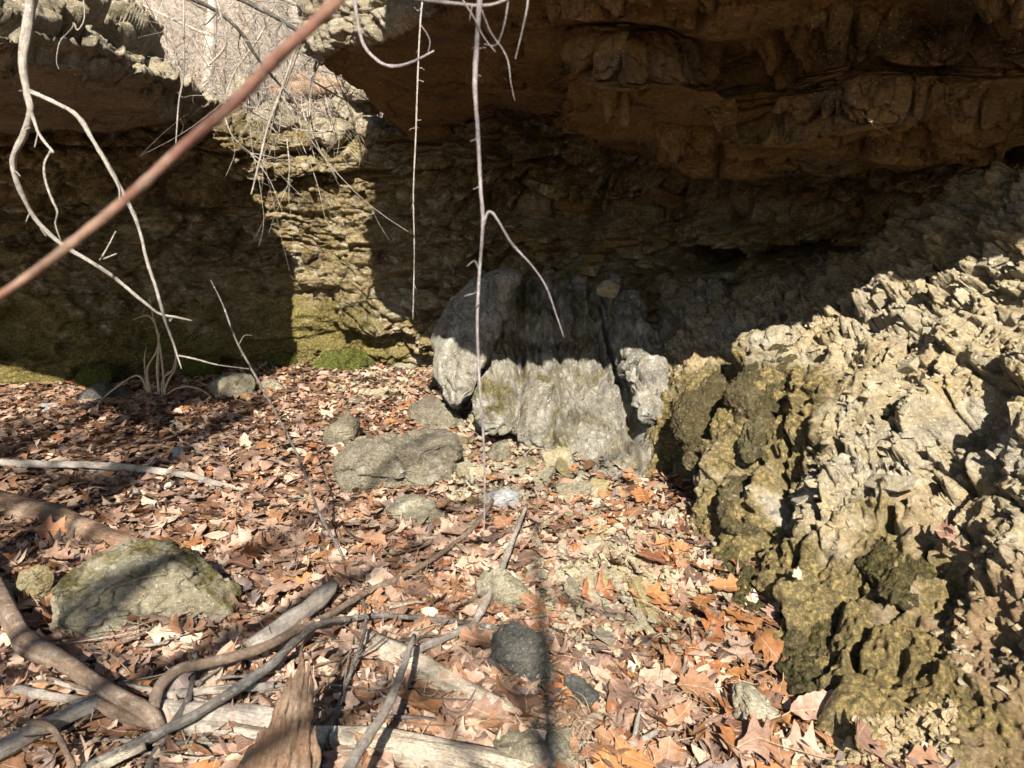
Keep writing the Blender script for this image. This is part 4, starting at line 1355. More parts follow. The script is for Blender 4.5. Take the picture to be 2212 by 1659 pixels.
W_('vine', air([(914, -10, 2.6, 5), (908, 50, 2.6, 4), (903, 150, 2.6, 4), (898, 300, 2.6, 4), (893, 420, 2.6, 3), (895, 540, 2.6, 3), (892, 690, 2.6, 2)]),
   'thin pale vine hanging before the dark ledge, left of the grey vine', M_TWIG, 'vine', seed=8, sides=6)
W_('twig', air([(762, -20, 2.0, 8), (772, 40, 2.0, 8), (783, 90, 2.0, 8), (805, 122, 2.0, 8), (838, 142, 2.0, 8), (880, 138, 2.0, 7), (938, 110, 2.0, 5)]),
   'curved violet-grey twig hooking below the crusted ledge', M_VINE, 'twig', seed=9, branches=[air([(925, 115, 2.0, 3), (928, 85, 2.0, 3), (908, 52, 2.0, 2)])])
W_('vine', air([(397, -20, 2.2, 6), (397, 60, 2.2, 5), (396, 160, 2.2, 5), (386, 225, 2.2, 4), (380, 310, 2.2, 3)]), 'thin brown vine hanging before the left ledge', M_TWIG, 'vine', seed=10, sides=6)
W_('rootlet', air([(180, -10, 3.2, 3), (182, 40, 3.2, 3), (168, 65, 3.2, 4), (160, 50, 3.2, 4), (155, 62, 3.2, 3), (130, 90, 3.2, 3), (122, 130, 3.2, 2), (127, 150, 3.2, 1.5)]), 'curly rootlet dangling from the left ledge', M_TWIG, 'rootlet', seed=11, sides=6)

# the slender stem that leans across the leaves
e0 = G(752, 1250)
W_('sapling', [(*e0, 0.0062)] + air([(735, 1190, 2.74, 7), (690, 1110, 2.78, 7), (650, 1000, 2.82, 7), (600, 900, 2.86, 6), (545, 800, 2.9, 6), (510, 735, 2.93, 5), (482, 660, 2.96, 4), (455, 605, 3.0, 2)]),
   'slender dark leafless stem leaning left over the leaf litter', M_DBARK, 'sapling', seed=13, sides=7, branches=[air([(516, 745, 2.92, 3), (528, 725, 2.92, 2), (545, 725, 2.92, 1.5)])])

# small leafless weed in front of the left wall
b0 = G(345, 866)
stems = []
for k, pts in enumerate([
        [(345, 866, 6), (340, 800, 6), (343, 740, 5), (335, 700, 4), (318, 682, 3), (288, 690, 2)],
        [(330, 870, 6), (318, 800, 5), (338, 760, 4), (345, 720, 3)],
        [(358, 868, 6), (352, 800, 5), (344, 740, 4), (330, 680, 3), (322, 640, 2)],
        [(345, 866, 5), (365, 820, 5), (380, 790, 4), (376, 750, 2)],
        [(325, 865, 6), (300, 812, 5), (250, 838, 4), (215, 868, 3)],
        [(350, 860, 4), (385, 838, 4), (430, 840, 3), (470, 870, 2)],
        [(335, 862, 4), (318, 835, 4), (312, 780, 3), (316, 750, 2)],
        [(350, 858, 4), (352, 820, 4), (372, 800, 3), (380, 770, 2)]]):
    stems.append([(*P(x, y, 5.6), 0.5 * w * 5.6 / FPX) for x, y, w in pts])
W_('weed', stems[0], 'leafless weed with several thin forked stems before the dark left wall', M_STRAW, 'weed', seed=17, sides=5, branches=stems[1:])

# dead wood on the ground
W_('dead_branch', lying([(-60, 1180, 46, .10), (0, 1290, 45, .10), (40, 1365, 44, .10), (66, 1396, 56, .10), (130, 1425, 41, .10), (200, 1472, 40, .11), (270, 1512, 38, .11), (320, 1540, 42, .10), (350, 1580, 30, .06), (370, 1620, 16, .02)]),
   'thick smooth brown branch with elbow, slanting down at lower left', M_BARK, 'branch', sides=14, seed=21, knots=0.12, wob=0.06,
   branches=[lying([(330, 1530, 30, .10), (348, 1480, 28, .10), (390, 1445, 26, .10), (450, 1432, 25, .10), (560, 1402, 23, .09), (640, 1362, 20, .08), (700, 1335, 17, .07), (790, 1280, 15, .06), (880, 1240, 14, .05), (960, 1190, 12, .05), (1035, 1125, 11, .05), (1088, 1040, 6, .05)]),
             lying([(195, 1500, 16, .06), (240, 1535, 30, .07), (290, 1555, 26, .07), (330, 1565, 20, .06)])])
W_('dead_branch', lying([(110, 1720, 30, .06), (200, 1655, 28, .06), (330, 1590, 26, .08), (420, 1545, 24, .10), (500, 1495, 24, .11), (580, 1440, 22, .11), (640, 1385, 19, .10), (690, 1348, 15, .09), (760, 1336, 13, .07), (840, 1330, 12, .06), (1000, 1345, 12, .05), (1150, 1372, 10, .04), (1300, 1400, 8, .03), (1405, 1416, 4, .03)]),
   'long dark lichen-flecked branch sweeping from the bottom left to the middle', M_DBARK, 'branch', sides=11, seed=23, knots=0.2)
W_('stick', lying([(735, 1690, 32, .26), (790, 1600, 27, .24), (835, 1530, 22, .22), (868, 1450, 18, .20), (894, 1374, 12, .18)]), 'straight grey stick pointing up and away at the bottom', M_GREY, 'stick', sides=10, seed=25, knots=0.08)
W_('stick', lying([(870, 1418, 20, .08), (920, 1395, 20, .07), (980, 1370, 18, .06), (1025, 1352, 16, .05), (1090, 1362, 12, .03), (1150, 1372, 8, .02)]), 'grey stick lying level under the tip of the straight stick', M_GREY, 'stick', sides=9, seed=26)
W_('stick', lying([(1022, 1350, 18, .06), (1050, 1300, 18, .07), (1085, 1225, 15, .08), (1110, 1160, 13, .09), (1137, 1092, 8, .10)]), 'upright grey stick rising past the flat grey rock', M_GREY, 'stick', sides=9, seed=27)
W_('dead_branch', lying([(-40, 998, 16, .05), (60, 1002, 17, .05), (200, 1005, 16, .05), (290, 1012, 16, .05), (400, 1026, 16, .04), (470, 1044, 13, .04), (560, 1066, 7, .02)]), 'long pale grey branch lying level across the leaves at left', M_GREY, 'branch', sides=9, seed=28, knots=0.3)
W_('log', lying([(-60, 1075, 60, .05), (20, 1095, 60, .05), (100, 1112, 56, .05), (190, 1145, 50, .045), (270, 1172, 38, .03), (345, 1195, 14, .01)]), 'tapering brown log in the leaves above the mossy boulder', M_ROT, 'log', sides=18, seed=30, knots=0.05, wob=0.10, rag=0.12)
W_('log', lying([(330, 1540, 78, .03), (430, 1550, 82, .03), (540, 1562, 84, .03), (640, 1580, 84, .03)], ), 'weathered log lying behind the rotten upright shard', M_GREY, 'log', sides=20, seed=31, knots=0.05, wob=0.08, rag=0.12)
W_('log', lying([(660, 1600, 70, .03), (800, 1612, 84, .03), (950, 1640, 88, .03), (1100, 1668, 80, .02), (1230, 1690, 50, .0)]), 'pale weathered log lying along the bottom edge', M_PALEW, 'log', sides=22, seed=32, knots=0.04, wob=0.10, rag=0.14)
W_('log', lying([(785, 1375, 34, .03), (850, 1415, 62, .03), (930, 1455, 58, .03), (1010, 1495, 52, .03), (1085, 1530, 42, .02), (1125, 1550, 18, .0)]), 'pale barkless log slanting toward the dark boulder', M_PALEW, 'log', sides=18, seed=33, knots=0.04, wob=0.12, rag=0.15)
W_('log', lying([(540, 1400, 40, .05), (590, 1370, 44, .06), (650, 1325, 42, .07), (705, 1280, 36, .07), (722, 1262, 20, .07)]), 'short grey broken log behind the dark branch', M_GREY, 'log', sides=16, seed=34, knots=0.05, rag=0.15)
W_('dead_branch', lying([(-50, 1650, 46, .06), (40, 1600, 44, .06), (110, 1562, 42, .06), (180, 1530, 38, .06), (225, 1510, 26, .06)]), 'stout barkless branch end at the lower left corner', M_GREY, 'branch', sides=12, seed=35)
W_('stick', lying([(35, 1488, 22, .05), (90, 1500, 22, .05), (150, 1510, 20, .05), (215, 1516, 18, .05)]), 'short grey stick under the thick brown branch', M_GREY, 'stick', seed=36)
W_('stick', lying([(340, 1503, 20, .06), (430, 1494, 20, .06), (520, 1484, 18, .06), (592, 1480, 16, .06)]), 'straight level grey stick behind the rotten shard', M_GREY, 'stick', seed=37, knots=0.08)
W_('stick', lying([(40, 1555, 14, .12), (95, 1565, 16, .13), (125, 1590, 16, .12), (160, 1660, 14, .08)]), 'bent thin stick over the dark hollow at lower left', M_BARK, 'stick', seed=38)
W_('stick', lying([(150, 1690, 26, .08), (230, 1650, 24, .09), (315, 1612, 18, .09)]), 'pale short stick at the bottom left edge', M_PALEW, 'stick', seed=39)
W_('stick', lying([(310, 1690, 24, .04), (345, 1610, 22, .05), (380, 1560, 20, .06), (410, 1500, 15, .07), (425, 1410, 9, .07)]), 'dark stick standing up through the branches, left of the shard', M_DBARK, 'stick', seed=40)
W_('stick', lying([(1110, 1578, 16, .04), (1180, 1600, 18, .03), (1260, 1610, 18, .03), (1330, 1614, 18, .03), (1372, 1606, 20, .03), (1420, 1578, 10, .04)]), 'forked grey-green stick at the bottom right of the pale log', M_GREY, 'stick', seed=41,
   branches=[lying([(1370, 1600, 12, .03), (1376, 1560, 10, .05), (1384, 1530, 5, .07)])])
W_('twig', lying([(1240, 1405, 7, .03), (1275, 1450, 9, .03), (1310, 1490, 9, .03), (1345, 1540, 8, .02)]), 'short dark twig right of the charcoal boulder', M_DBARK, 'twig', seed=42, sides=7)
W_('twig', lying([(690, 1659, 10, .05), (740, 1500, 10, .07), (770, 1420, 9, .09), (790, 1350, 8, .10), (785, 1290, 4, .12)]), 'thin crooked twig standing between shard and pale log', M_DBARK, 'twig', seed=43, sides=7,
   branches=[lying([(772, 1420, 6, .09), (810, 1395, 5, .10), (835, 1375, 3, .11)])])
W_('twig', lying([(600, 1062, 8, .02), (660, 1080, 9, .02), (720, 1100, 7, .02)]), 'pale twig on the leaves left of the flat grey rock', M_GREY, 'twig', seed=44, sides=7)
W_('twig', lying([(40, 806, 10, .04), (120, 815, 10, .03), (200, 832, 8, .02), (260, 845, 4, .02)]), 'grey stick at the foot of the shaded left wall', M_GREY, 'twig', seed=45, sides=7)
W_('twig', lying([(960, 1163, 6, .03), (1000, 1185, 7, .03), (1030, 1200, 4, .02)]), 'pale stub of twig beside the long branch tip', M_PALEW, 'twig', seed=46, sides=7)
W_('twig', lying([(900, 1163, 10, .03), (960, 1160, 8, .03)]), 'pale short twig above the long branch', M_PALEW, 'twig', seed=47, sides=7)
e0 = G(172, 1310, 0.05)
W_('wood_stub', [(*e0, 0.014), (*(e0 + np.array((0.01, 0.02, 0.06))), 0.013), (*(e0 + np.array((0.03, 0.03, 0.12))), 0.018), (*(e0 + np.array((0.035, 0.03, 0.14))), 0.010)], 'white bleached wood stub leaning on the mossy boulder', M_PALEW, 'wood', seed=48, sides=9)


# short broken twigs strewn about, each lying on the leaves
for k in range(74):
    if k < 30 or k > 45:
        x, y = RNG.uniform(-40, 1000), RNG.uniform(1380, 1660)
    else:
        x, y = RNG.uniform(0, 1300), RNG.uniform(880, 1380)
    a_ = RNG.uniform(-0.6, 0.6) + (1.2 if RNG.random() < 0.3 else 0)
    L_ = RNG.uniform(40, 130) * (0.5 if y < 1200 else 1) * (2.6 if k > 45 else 1)
    w_ = RNG.uniform(4, 13) * (0.6 if y < 1200 else 1)
    pts = [(x + math.cos(a_) * L_ * t_ + RNG.normal(0, 3), y - math.sin(a_) * L_ * 0.6 * t_ + RNG.normal(0, 3), w_ * (1 - 0.6 * t_), RNG.uniform(0.035, 0.07)) for t_ in (0, 0.35, 0.7, 1)]
    kind_ = int(RNG.integers(4))
    xm = x + L_ * 0.5 * math.cos(a_)
    lab = unique(lambda m_: f"{'long' if L_ > 180 else 'thin' if w_ < 6 else 'stubby' if L_ < 60 else 'slim'} {('grey', 'dark', 'pale', 'brown')[kind_]} broken twig {side(xm, y, m_)} {m_[2]}", xm, y, MARKS, 1.6)
    W_('twig', lying(pts), lab, (M_GREY, M_DBARK, M_PALEW, M_BARK)[kind_], 'twig', seed=300 + k, sides=6, per=4, group='broken twigs strewn on the litter')
parts = []
for k in range(420):
    y = RNG.uniform(860, 1655)
    x = RNG.uniform(0, np.interp(y, (860, 1050, 1310, 1655), (900, 1380, 1580, 1850)))
    q = G(x, y, RNG.uniform(0.03, 0.055))
    a_ = RNG.uniform(0, 6.28)
    L_ = RNG.uniform(0.06, 0.22)
    d_ = np.array((math.cos(a_), math.sin(a_), RNG.normal(0, 0.08))) * L_
    parts.append(tube_vf([(*q, 0.0016), (*(q + d_ * 0.5 + RNG.normal(0, 0.01, 3)), 0.0014), (*(q + d_), 0.0007)], 3, 3, 0.0, k))
v, f, u = merge(parts)
o = link('straw', mesh('straw', v, f, M_STRAW, uv=u))
tag(o, 'scattered dry stalks and straw among the leaves', 'straw', kind='stuff')


# rotten upright shard in front: bundles of fibre that broke off at different heights
def shard():
    rs = np.random.default_rng(51)
    axis = [(590, 1760, 1.42, 190), (612, 1640, 1.47, 160), (628, 1560, 1.52, 128), (640, 1500, 1.56, 112), (648, 1440, 1.6, 100), (652, 1395, 1.63, 92), (655, 1365, 1.65, 88)]
    ys = [a_[1] for a_ in axis]
    parts = []
    for k in range(17):
        o_ = -1 + 2 * (k + 0.5) / 17 + rs.normal(0, 0.05)
        topy = float(np.interp(o_, (-1, -0.5, -0.05, 0.25, 0.55, 0.8, 1), (1600, 1500, 1400, 1362, 1380, 1475, 1540))) + rs.uniform(-15, 45)
        pts = []
        for t_ in np.linspace(0, 1, 9):
            y = 1760 + (topy - 1760) * t_
            xc, Y, w = [float(np.interp(-y, [-q for q in ys], [a_[m_] for a_ in axis])) for m_ in (0, 2, 3)]
            c = P(xc + o_ * w * 0.5 + rs.normal(0, 2), y, Y)
            c[1] -= 0.055 * math.sqrt(max(0, 1 - o_ * o_)) * (w / 190) + rs.normal(0, 0.003)
            pts.append((*c, (0.066 * w * Y / FPX) * (1 if t_ < 0.85 else 1 - (t_ - 0.85) * 5.5) * rs.uniform(0.8, 1.25)))
        parts.append(tube_vf(pts, 14, 7, 0.16, 60 + k, 0.0, 0.34))
    v, f, u = merge(parts)
    q = v * (34, 34, 3.0)
    v = v + np.stack((0.006 * fbm(q, 3, 52), -0.011 * fbm(q * 1.4, 3, 53, ridged=True), 0.004 * fbm(v * 60, 2, 54)), 1)
    o = obj_at('wood_shard', v, f, M_ROT, uv=u)
    tag(o, 'upright splintered shard of reddish rotten wood at the bottom', 'wood')


shard()

# fine twigs tangled in the notch: nobody could count them
parts = []
for k in range(330):
    Y_ = RNG.uniform(4.6, 7.4)
    p_ = P(RNG.uniform(480, 790), RNG.uniform(-40, 215), Y_)
    if p_[0] > P(690, 100, Y_)[0] - 0.1 and RNG.random() < 0.7:
        continue
    dv = np.array((RNG.normal(0, 0.7), RNG.normal(0, 0.4), RNG.normal(-0.25, 0.7)))
    L_ = RNG.uniform(0.2, 0.65)
    r = RNG.uniform(0.0014, 0.0040)
    pts = [(*p_, r)]
    for q_ in range(3):
        dv = dv + RNG.normal(0, 0.35, 3)
        p_ = p_ + dv * L_ / 3.5
        pts.append((*p_, r * (0.8 - 0.2 * q_)))
    parts.append(tube_vf(pts, 4, 3, 0.0, k))
    for q_ in range(3):
        b_ = np.array(pts[1 + q_ % 3][:3])
        d2 = dv * 0.4 + RNG.normal(0, 0.8, 3)
        parts.append(tube_vf([(*b_, r * 0.5), (*(b_ + d2 * L_ * 0.12 + RNG.normal(0, 0.02, 3)), r * 0.4), (*(b_ + d2 * L_ * 0.25), r * 0.2)], 3, 2, 0.0, k))
v, f, u = merge(parts)
o = link('twigs', mesh('twigs', v, f, M_GREY, uv=u))
tag(o, 'tangle of fine bare twigs filling the notch', 'twigs', kind='stuff')

# branches drooping across the notch (each one its own thing)
notch = [
    ([(470, -20, 4.2, 12), (540, 8, 4.3, 12), (610, 45, 4.4, 11), (660, 80, 4.5, 10), (700, 110, 4.6, 7), (740, 150, 4.7, 3)], 'dark thick branch crossing the top of the notch'),
    ([(400, -10, 4.0, 10), (470, 25, 4.1, 9), (520, 70, 4.2, 8), (560, 130, 4.3, 7), (610, 190, 4.5, 5), (650, 240, 4.6, 2)], 'forked branch slanting down beside the left ledge'),
    ([(470, 0, 4.0, 6), (480, 45, 4.0, 6), (488, 85, 4.0, 5), (480, 110, 4.0, 6), (452, 140, 4.0, 5)], 'pale hooked twig ending below the left ledge'),
    ([(640, 100, 3.6, 6), (610, 190, 3.6, 6), (580, 270, 3.6, 6), (560, 350, 3.6, 5), (543, 420, 3.6, 4)], 'long pale twig drooping down to the wall'),
    ([(700, -10, 4.6, 9), (665, 50, 4.7, 8), (640, 120, 4.8, 7), (600, 230, 4.9, 5), (580, 300, 5.0, 2)], 'grey twig hanging in the middle of the notch'),
    ([(720, 40, 5.0, 6), (690, 110, 5.0, 6), (672, 190, 5.0, 7), (668, 240, 5.0, 7), (663, 270, 5.0, 5)], 'crooked stem in front of the red-brown log'),
    ([(560, 10, 4.9, 6), (590, 90, 5.0, 5), (640, 150, 5.1, 5), (700, 190, 5.2, 4), (760, 225, 5.3, 2)], 'thin branch slanting right toward the jutting ledge'),
    ([(500, 190, 4.8, 5), (530, 230, 4.9, 5), (580, 260, 5.0, 5), (640, 280, 5.1, 4), (720, 285, 5.2, 3)], 'low twig running along the mossy top of the wall'),
    ([(480, 230, 4.3, 5), (500, 290, 4.3, 4), (540, 330, 4.4, 4), (590, 360, 4.5, 2)], 'thin twig trailing over the edge of the wall'),
    ([(620, 300, 4.6, 4), (625, 360, 4.6, 3), (622, 400, 4.6, 2)], 'short shoot hanging before the sunlit wall'),
    ([(570, -20, 5.2, 8), (640, 10, 5.3, 8), (710, 25, 5.4, 7), (760, 60, 5.5, 4)], 'nearly level branch high in the notch'),
    ([(600, 0, 5.0, 5), (560, 80, 5.0, 5), (510, 150, 5.0, 4), (490, 200, 5.0, 3)], 'thin branch slanting left in the notch'),
]
for k, (pts, lab) in enumerate(notch):
    sub = []
    a = air(pts)
    rs = np.random.default_rng(600 + k)
    for j in range(4):
        i = int(rs.integers(1, len(a)))
        s0 = np.array(a[i][:3])
        dirv = np.array((rs.normal(0, 0.6), rs.normal(0, 0.3), -0.6 + rs.normal(0, 0.5)))
        L_ = rs.uniform(0.15, 0.4)
        sub.append([(*s0, a[i][3] * 0.55), (*(s0 + dirv * L_ * 0.5 + rs.normal(0, 0.02, 3)), a[i][3] * 0.4), (*(s0 + dirv * L_), a[i][3] * 0.2)])
    W_('branch', a, lab, M_DBARK if k in (0, 1) else M_GREY, 'branch', seed=61 + k, sides=6, group='branches drooping over the notch', branches=sub)

# red-brown log or rock rib on the slope behind the notch, and a bright rock beside it
lg = [(*P(585, 205, 8.4), 0.10), (*P(640, 190, 8.4), 0.13), (*P(690, 185, 8.3), 0.12), (*P(740, 192, 8.2), 0.08)]
W_('log', lg, 'red-brown rotten log on the slope behind the notch', M_ROT, 'log', sides=14, seed=71, rag=0.15, wob=0.12)
o = lump([(732, 182), (760, 178), (800, 186), (815, 205), (800, 222), (755, 222), (735, 205)], 7.6, 0.25, na=110, nr=50, mat=M_LEDGE, name='rock', seed=72)
tag(o, 'bright crusted rock peeping out below the tip of the jutting ledge', 'rock')
o = lump([(770, 262), (800, 250), (835, 262), (845, 290), (820, 310), (780, 300)], 7.1, 0.22, na=110, nr=50, mat=M_LEDGE, name='rock', seed=73, moss=0.3)
tag(o, 'grey lichen-covered block on the top edge of the sunlit wall', 'rock')

for k, (ol, Y_, lab) in enumerate((([(540, 262), (560, 236), (620, 232), (650, 250), (640, 282), (580, 290)], 7.5, 'mossy grey block on the wall top in the middle of the notch'),
                                   ([(660, 300), (670, 270), (720, 262), (768, 280), (760, 312), (700, 318)], 7.3, 'pale block on the wall top beside the dry grass'),
                                   ([(500, 225), (505, 180), (540, 165), (575, 190), (570, 230), (530, 240)], 8.2, 'grey rock behind the end of the left ledge'),
                                   ([(690, 250), (700, 225), (760, 218), (820, 232), (815, 262), (740, 268)], 7.8, 'sunlit stepped rock under the bright crusted rock'))):
    o = lump(ol, Y_, 0.3, na=110, nr=50, mat=M_LEDGE, name='rock', seed=75 + k, moss=0.3)
    tag(o, lab, 'rock')

# brush on the hillside: nobody could count these stems
parts = []
for k in range(1300):
    y = 7.8 + 13 * RNG.random() ** 1.4
    x = RNG.uniform(-0.44 * y - 0.6, -0.10 * y + 0.2)
    z = hz1(x, y)
    hgt = RNG.uniform(0.25, 1.5) * (0.5 + y / 16)
    r = RNG.uniform(0.003, 0.011)
    p_ = np.array((x, y, z - 0.02))
    dv = np.array((RNG.normal(0, 0.5), RNG.normal(0, 0.4), 1.0))
    pts = [(*p_, r)]
    for q_ in range(4):
        dv = dv + RNG.normal(0, 0.38, 3) * (1, 1, 0.5)
        p_ = p_ + dv * hgt / 4.5
        pts.append((*p_, r * (0.85 - 0.17 * q_)))
    parts.append(tube_vf(pts, 3, 2, 0.0, k))
    for q_ in range(2):
        b_ = np.array(pts[1 + q_ % 3][:3])
        d2 = dv * 0.5 + RNG.normal(0, 0.7, 3)
        m2 = b_ + d2 * hgt * 0.2 + RNG.normal(0, 0.03, 3)
        parts.append(tube_vf([(*b_, r * 0.5), (*m2, r * 0.4), (*(m2 + (d2 + RNG.normal(0, 0.4, 3)) * hgt * 0.2), r * 0.2)], 3, 2, 0.0, k))
v, f, u = merge(parts)
br = obj_at('undergrowth', v, f, M_GREY, uv=u)
tag(br, 'dense pale leafless brush on the slope behind the notch', 'undergrowth', kind='stuff')

for k, (x, y, h_, r) in enumerate(((-3.4, 12.5, 6.5, 0.06), (-2.4, 14.0, 7.0, 0.07), (-4.1, 10.5, 5.0, 0.07), (-2.9, 18.0, 8.5, 0.15), (-1.9, 11.5, 5.0, 0.06))):
    z = hill_z(x, y)
    rs = np.random.default_rng(80 + k)
    t = empty('bare_tree', (x, y, z))
    tag(t, ['pale bare tree trunk in the middle of the notch', 'taller bare trunk deeper on the slope', 'slim bare tree just beyond the left ledge', 'stout bare trunk farthest up the slope', 'slim bare tree beside the crusted ledge'][k], 'tree', 'bare trees on the slope behind the notch')
    lean = rs.normal(0, 0.15, 2)
    tp = [(x, y, z - 0.2, r * 1.2), (x + lean[0], y + lean[1], z + h_ * 0.4, r * 0.85), (x + lean[0] * 2, y + lean[1] * 2, z + h_, r * 0.2)]
    v, f, u = tube_vf(tp, 9, 8, 0.08, 90 + k, 0.1)
    obj_at('trunk', v, f, M_GREY, uv=u, parent=t, base=np.array((x, y, z)))
    limbs = []
    for j in range(16):
        hh = rs.uniform(0.15, 0.9)
        s0 = np.array((x + lean[0] * 2 * hh, y + lean[1] * 2 * hh, z + h_ * hh))
        a_ = rs.uniform(0, 6.28)
        L_ = (1 - hh) * h_ * 0.45 + 0.3
        dv = np.array((math.cos(a_), math.sin(a_), rs.uniform(0.1, 0.8)))
        limbs.append(tube_vf([(*s0, r * 0.3), (*(s0 + dv * L_ * 0.5 + rs.normal(0, 0.08, 3)), r * 0.2), (*(s0 + dv * L_), r * 0.06)], 5, 5, 0.05, j))
    v, f, u = merge(limbs)
    obj_at('limbs', v, f, M_GREY, uv=u, parent=t, base=np.array((x, y, z)))

# leafless trees behind the viewpoint: their twigs dapple the floor of the hollow
for k, (x, y, h_, r, x_top, nl, lab) in enumerate(((0.12, -3.4, 5.0, 0.055, 0.10, 6, 'slender leafless tree standing straight behind the viewpoint'),
                                                  (-2.5, -4.0, 7.6, 0.12, 0.9, 32, 'spreading leafless tree behind the viewpoint, toward the left'),
                                                  (-3.6, -2.4, 6.0, 0.09, 0.9, 28, 'smaller leafless tree behind the viewpoint, far left'))):
    rs = np.random.default_rng(180 + k)
    t = empty('bare_tree', (x, y, 0))
    tag(t, lab, 'tree', 'leafless trees behind the viewpoint')
    tp = [(x, y, -0.2, r * 1.2), (x + x_top * 0.3, y, h_ * 0.45, r * 0.85), (x + x_top, y, h_, r * 0.15)]
    v, f, u = tube_vf(tp, 9, 8, 0.08, 190 + k, 0.1)
    obj_at('trunk', v, f, M_BARK, uv=u, parent=t, base=np.array((x, y, 0.0)))
    limbs = []
    for j in range(nl):
        hh = rs.uniform(0.35, 0.95)
        s0 = np.array((x + x_top * hh, y, h_ * hh))
        a_ = rs.uniform(0, 6.28)
        L_ = (1 - hh) * h_ * 0.35 + 0.7
        dv = np.array((math.cos(a_), math.sin(a_), rs.uniform(0.0, 0.8)))
        mid_ = s0 + dv * L_ * 0.5 + rs.normal(0, 0.1, 3)
        limbs.append(tube_vf([(*s0, r * 0.34), (*mid_, r * 0.22), (*(s0 + dv * L_), r * 0.06)], 5, 5, 0.05, j))
        for q_ in range(4):
            st_ = s0 + dv * L_ * rs.uniform(0.25, 0.9)
            d2 = dv + rs.normal(0, 0.8, 3)
            limbs.append(tube_vf([(*st_, r * 0.12), (*(st_ + d2 * L_ * 0.25 + rs.normal(0, 0.05, 3)), r * 0.08), (*(st_ + d2 * L_ * 0.5), r * 0.03)], 4, 4, 0.0, j))
    v, f, u = merge(limbs)
    obj_at('limbs', v, f, M_BARK, uv=u, parent=t, base=np.array((x, y, 0.0)))

# tuft of dry red-brown grass on the wall's edge
parts = []
c0 = P(785, 345, 6.75)
for k in range(34):
    a_ = RNG.uniform(0, 6.28)
    L_ = RNG.uniform(0.12, 0.42)
    b_ = c0 + np.array((RNG.normal(0, 0.05), RNG.normal(0, 0.03), RNG.normal(0, 0.04)))
    m_ = b_ + np.array((math.cos(a_) * 0.08, -abs(math.sin(a_)) * 0.08 - 0.02, L_ * 0.45))
    e_ = b_ + np.array((math.cos(a_) * 0.22, -abs(math.sin(a_)) * 0.18 - 0.04, L_ * RNG.uniform(-0.3, 1.0)))
    parts.append(tube_vf([(*b_, 0.0022), (*m_, 0.0018), (*e_, 0.0008)], 3, 5, 0.0, k))
v, f, u = merge(parts)
o = obj_at('grass_tuft', v, f, M_STRAW, uv=u)
tag(o, 'tuft of dry straw-coloured grass on the edge of the sunlit wall', 'grass tuft')
parts = []
c0 = G(1235, 1590)
for k in range(46):
    a_ = RNG.uniform(0, 6.28)
    L_ = RNG.uniform(0.05, 0.13)
    b_ = c0 + np.array((RNG.normal(0, 0.05), RNG.normal(0, 0.05), 0.01))
    m_ = b_ + np.array((math.cos(a_) * 0.4 * L_, math.sin(a_) * 0.4 * L_, 0.055))
    e_ = b_ + np.array((math.cos(a_) * L_, math.sin(a_) * L_, RNG.uniform(0.01, 0.06)))
    parts.append(tube_vf([(*b_, 0.0010), (*m_, 0.0009), (*e_, 0.0006)], 3, 5, 0.0, k))
v, f, u = merge(parts)
o = obj_at('grass_tuft', v, f, M_STRAW, uv=u)
tag(o, 'small tangled tuft of dry grass below the two dark rocks at the bottom', 'grass tuft')

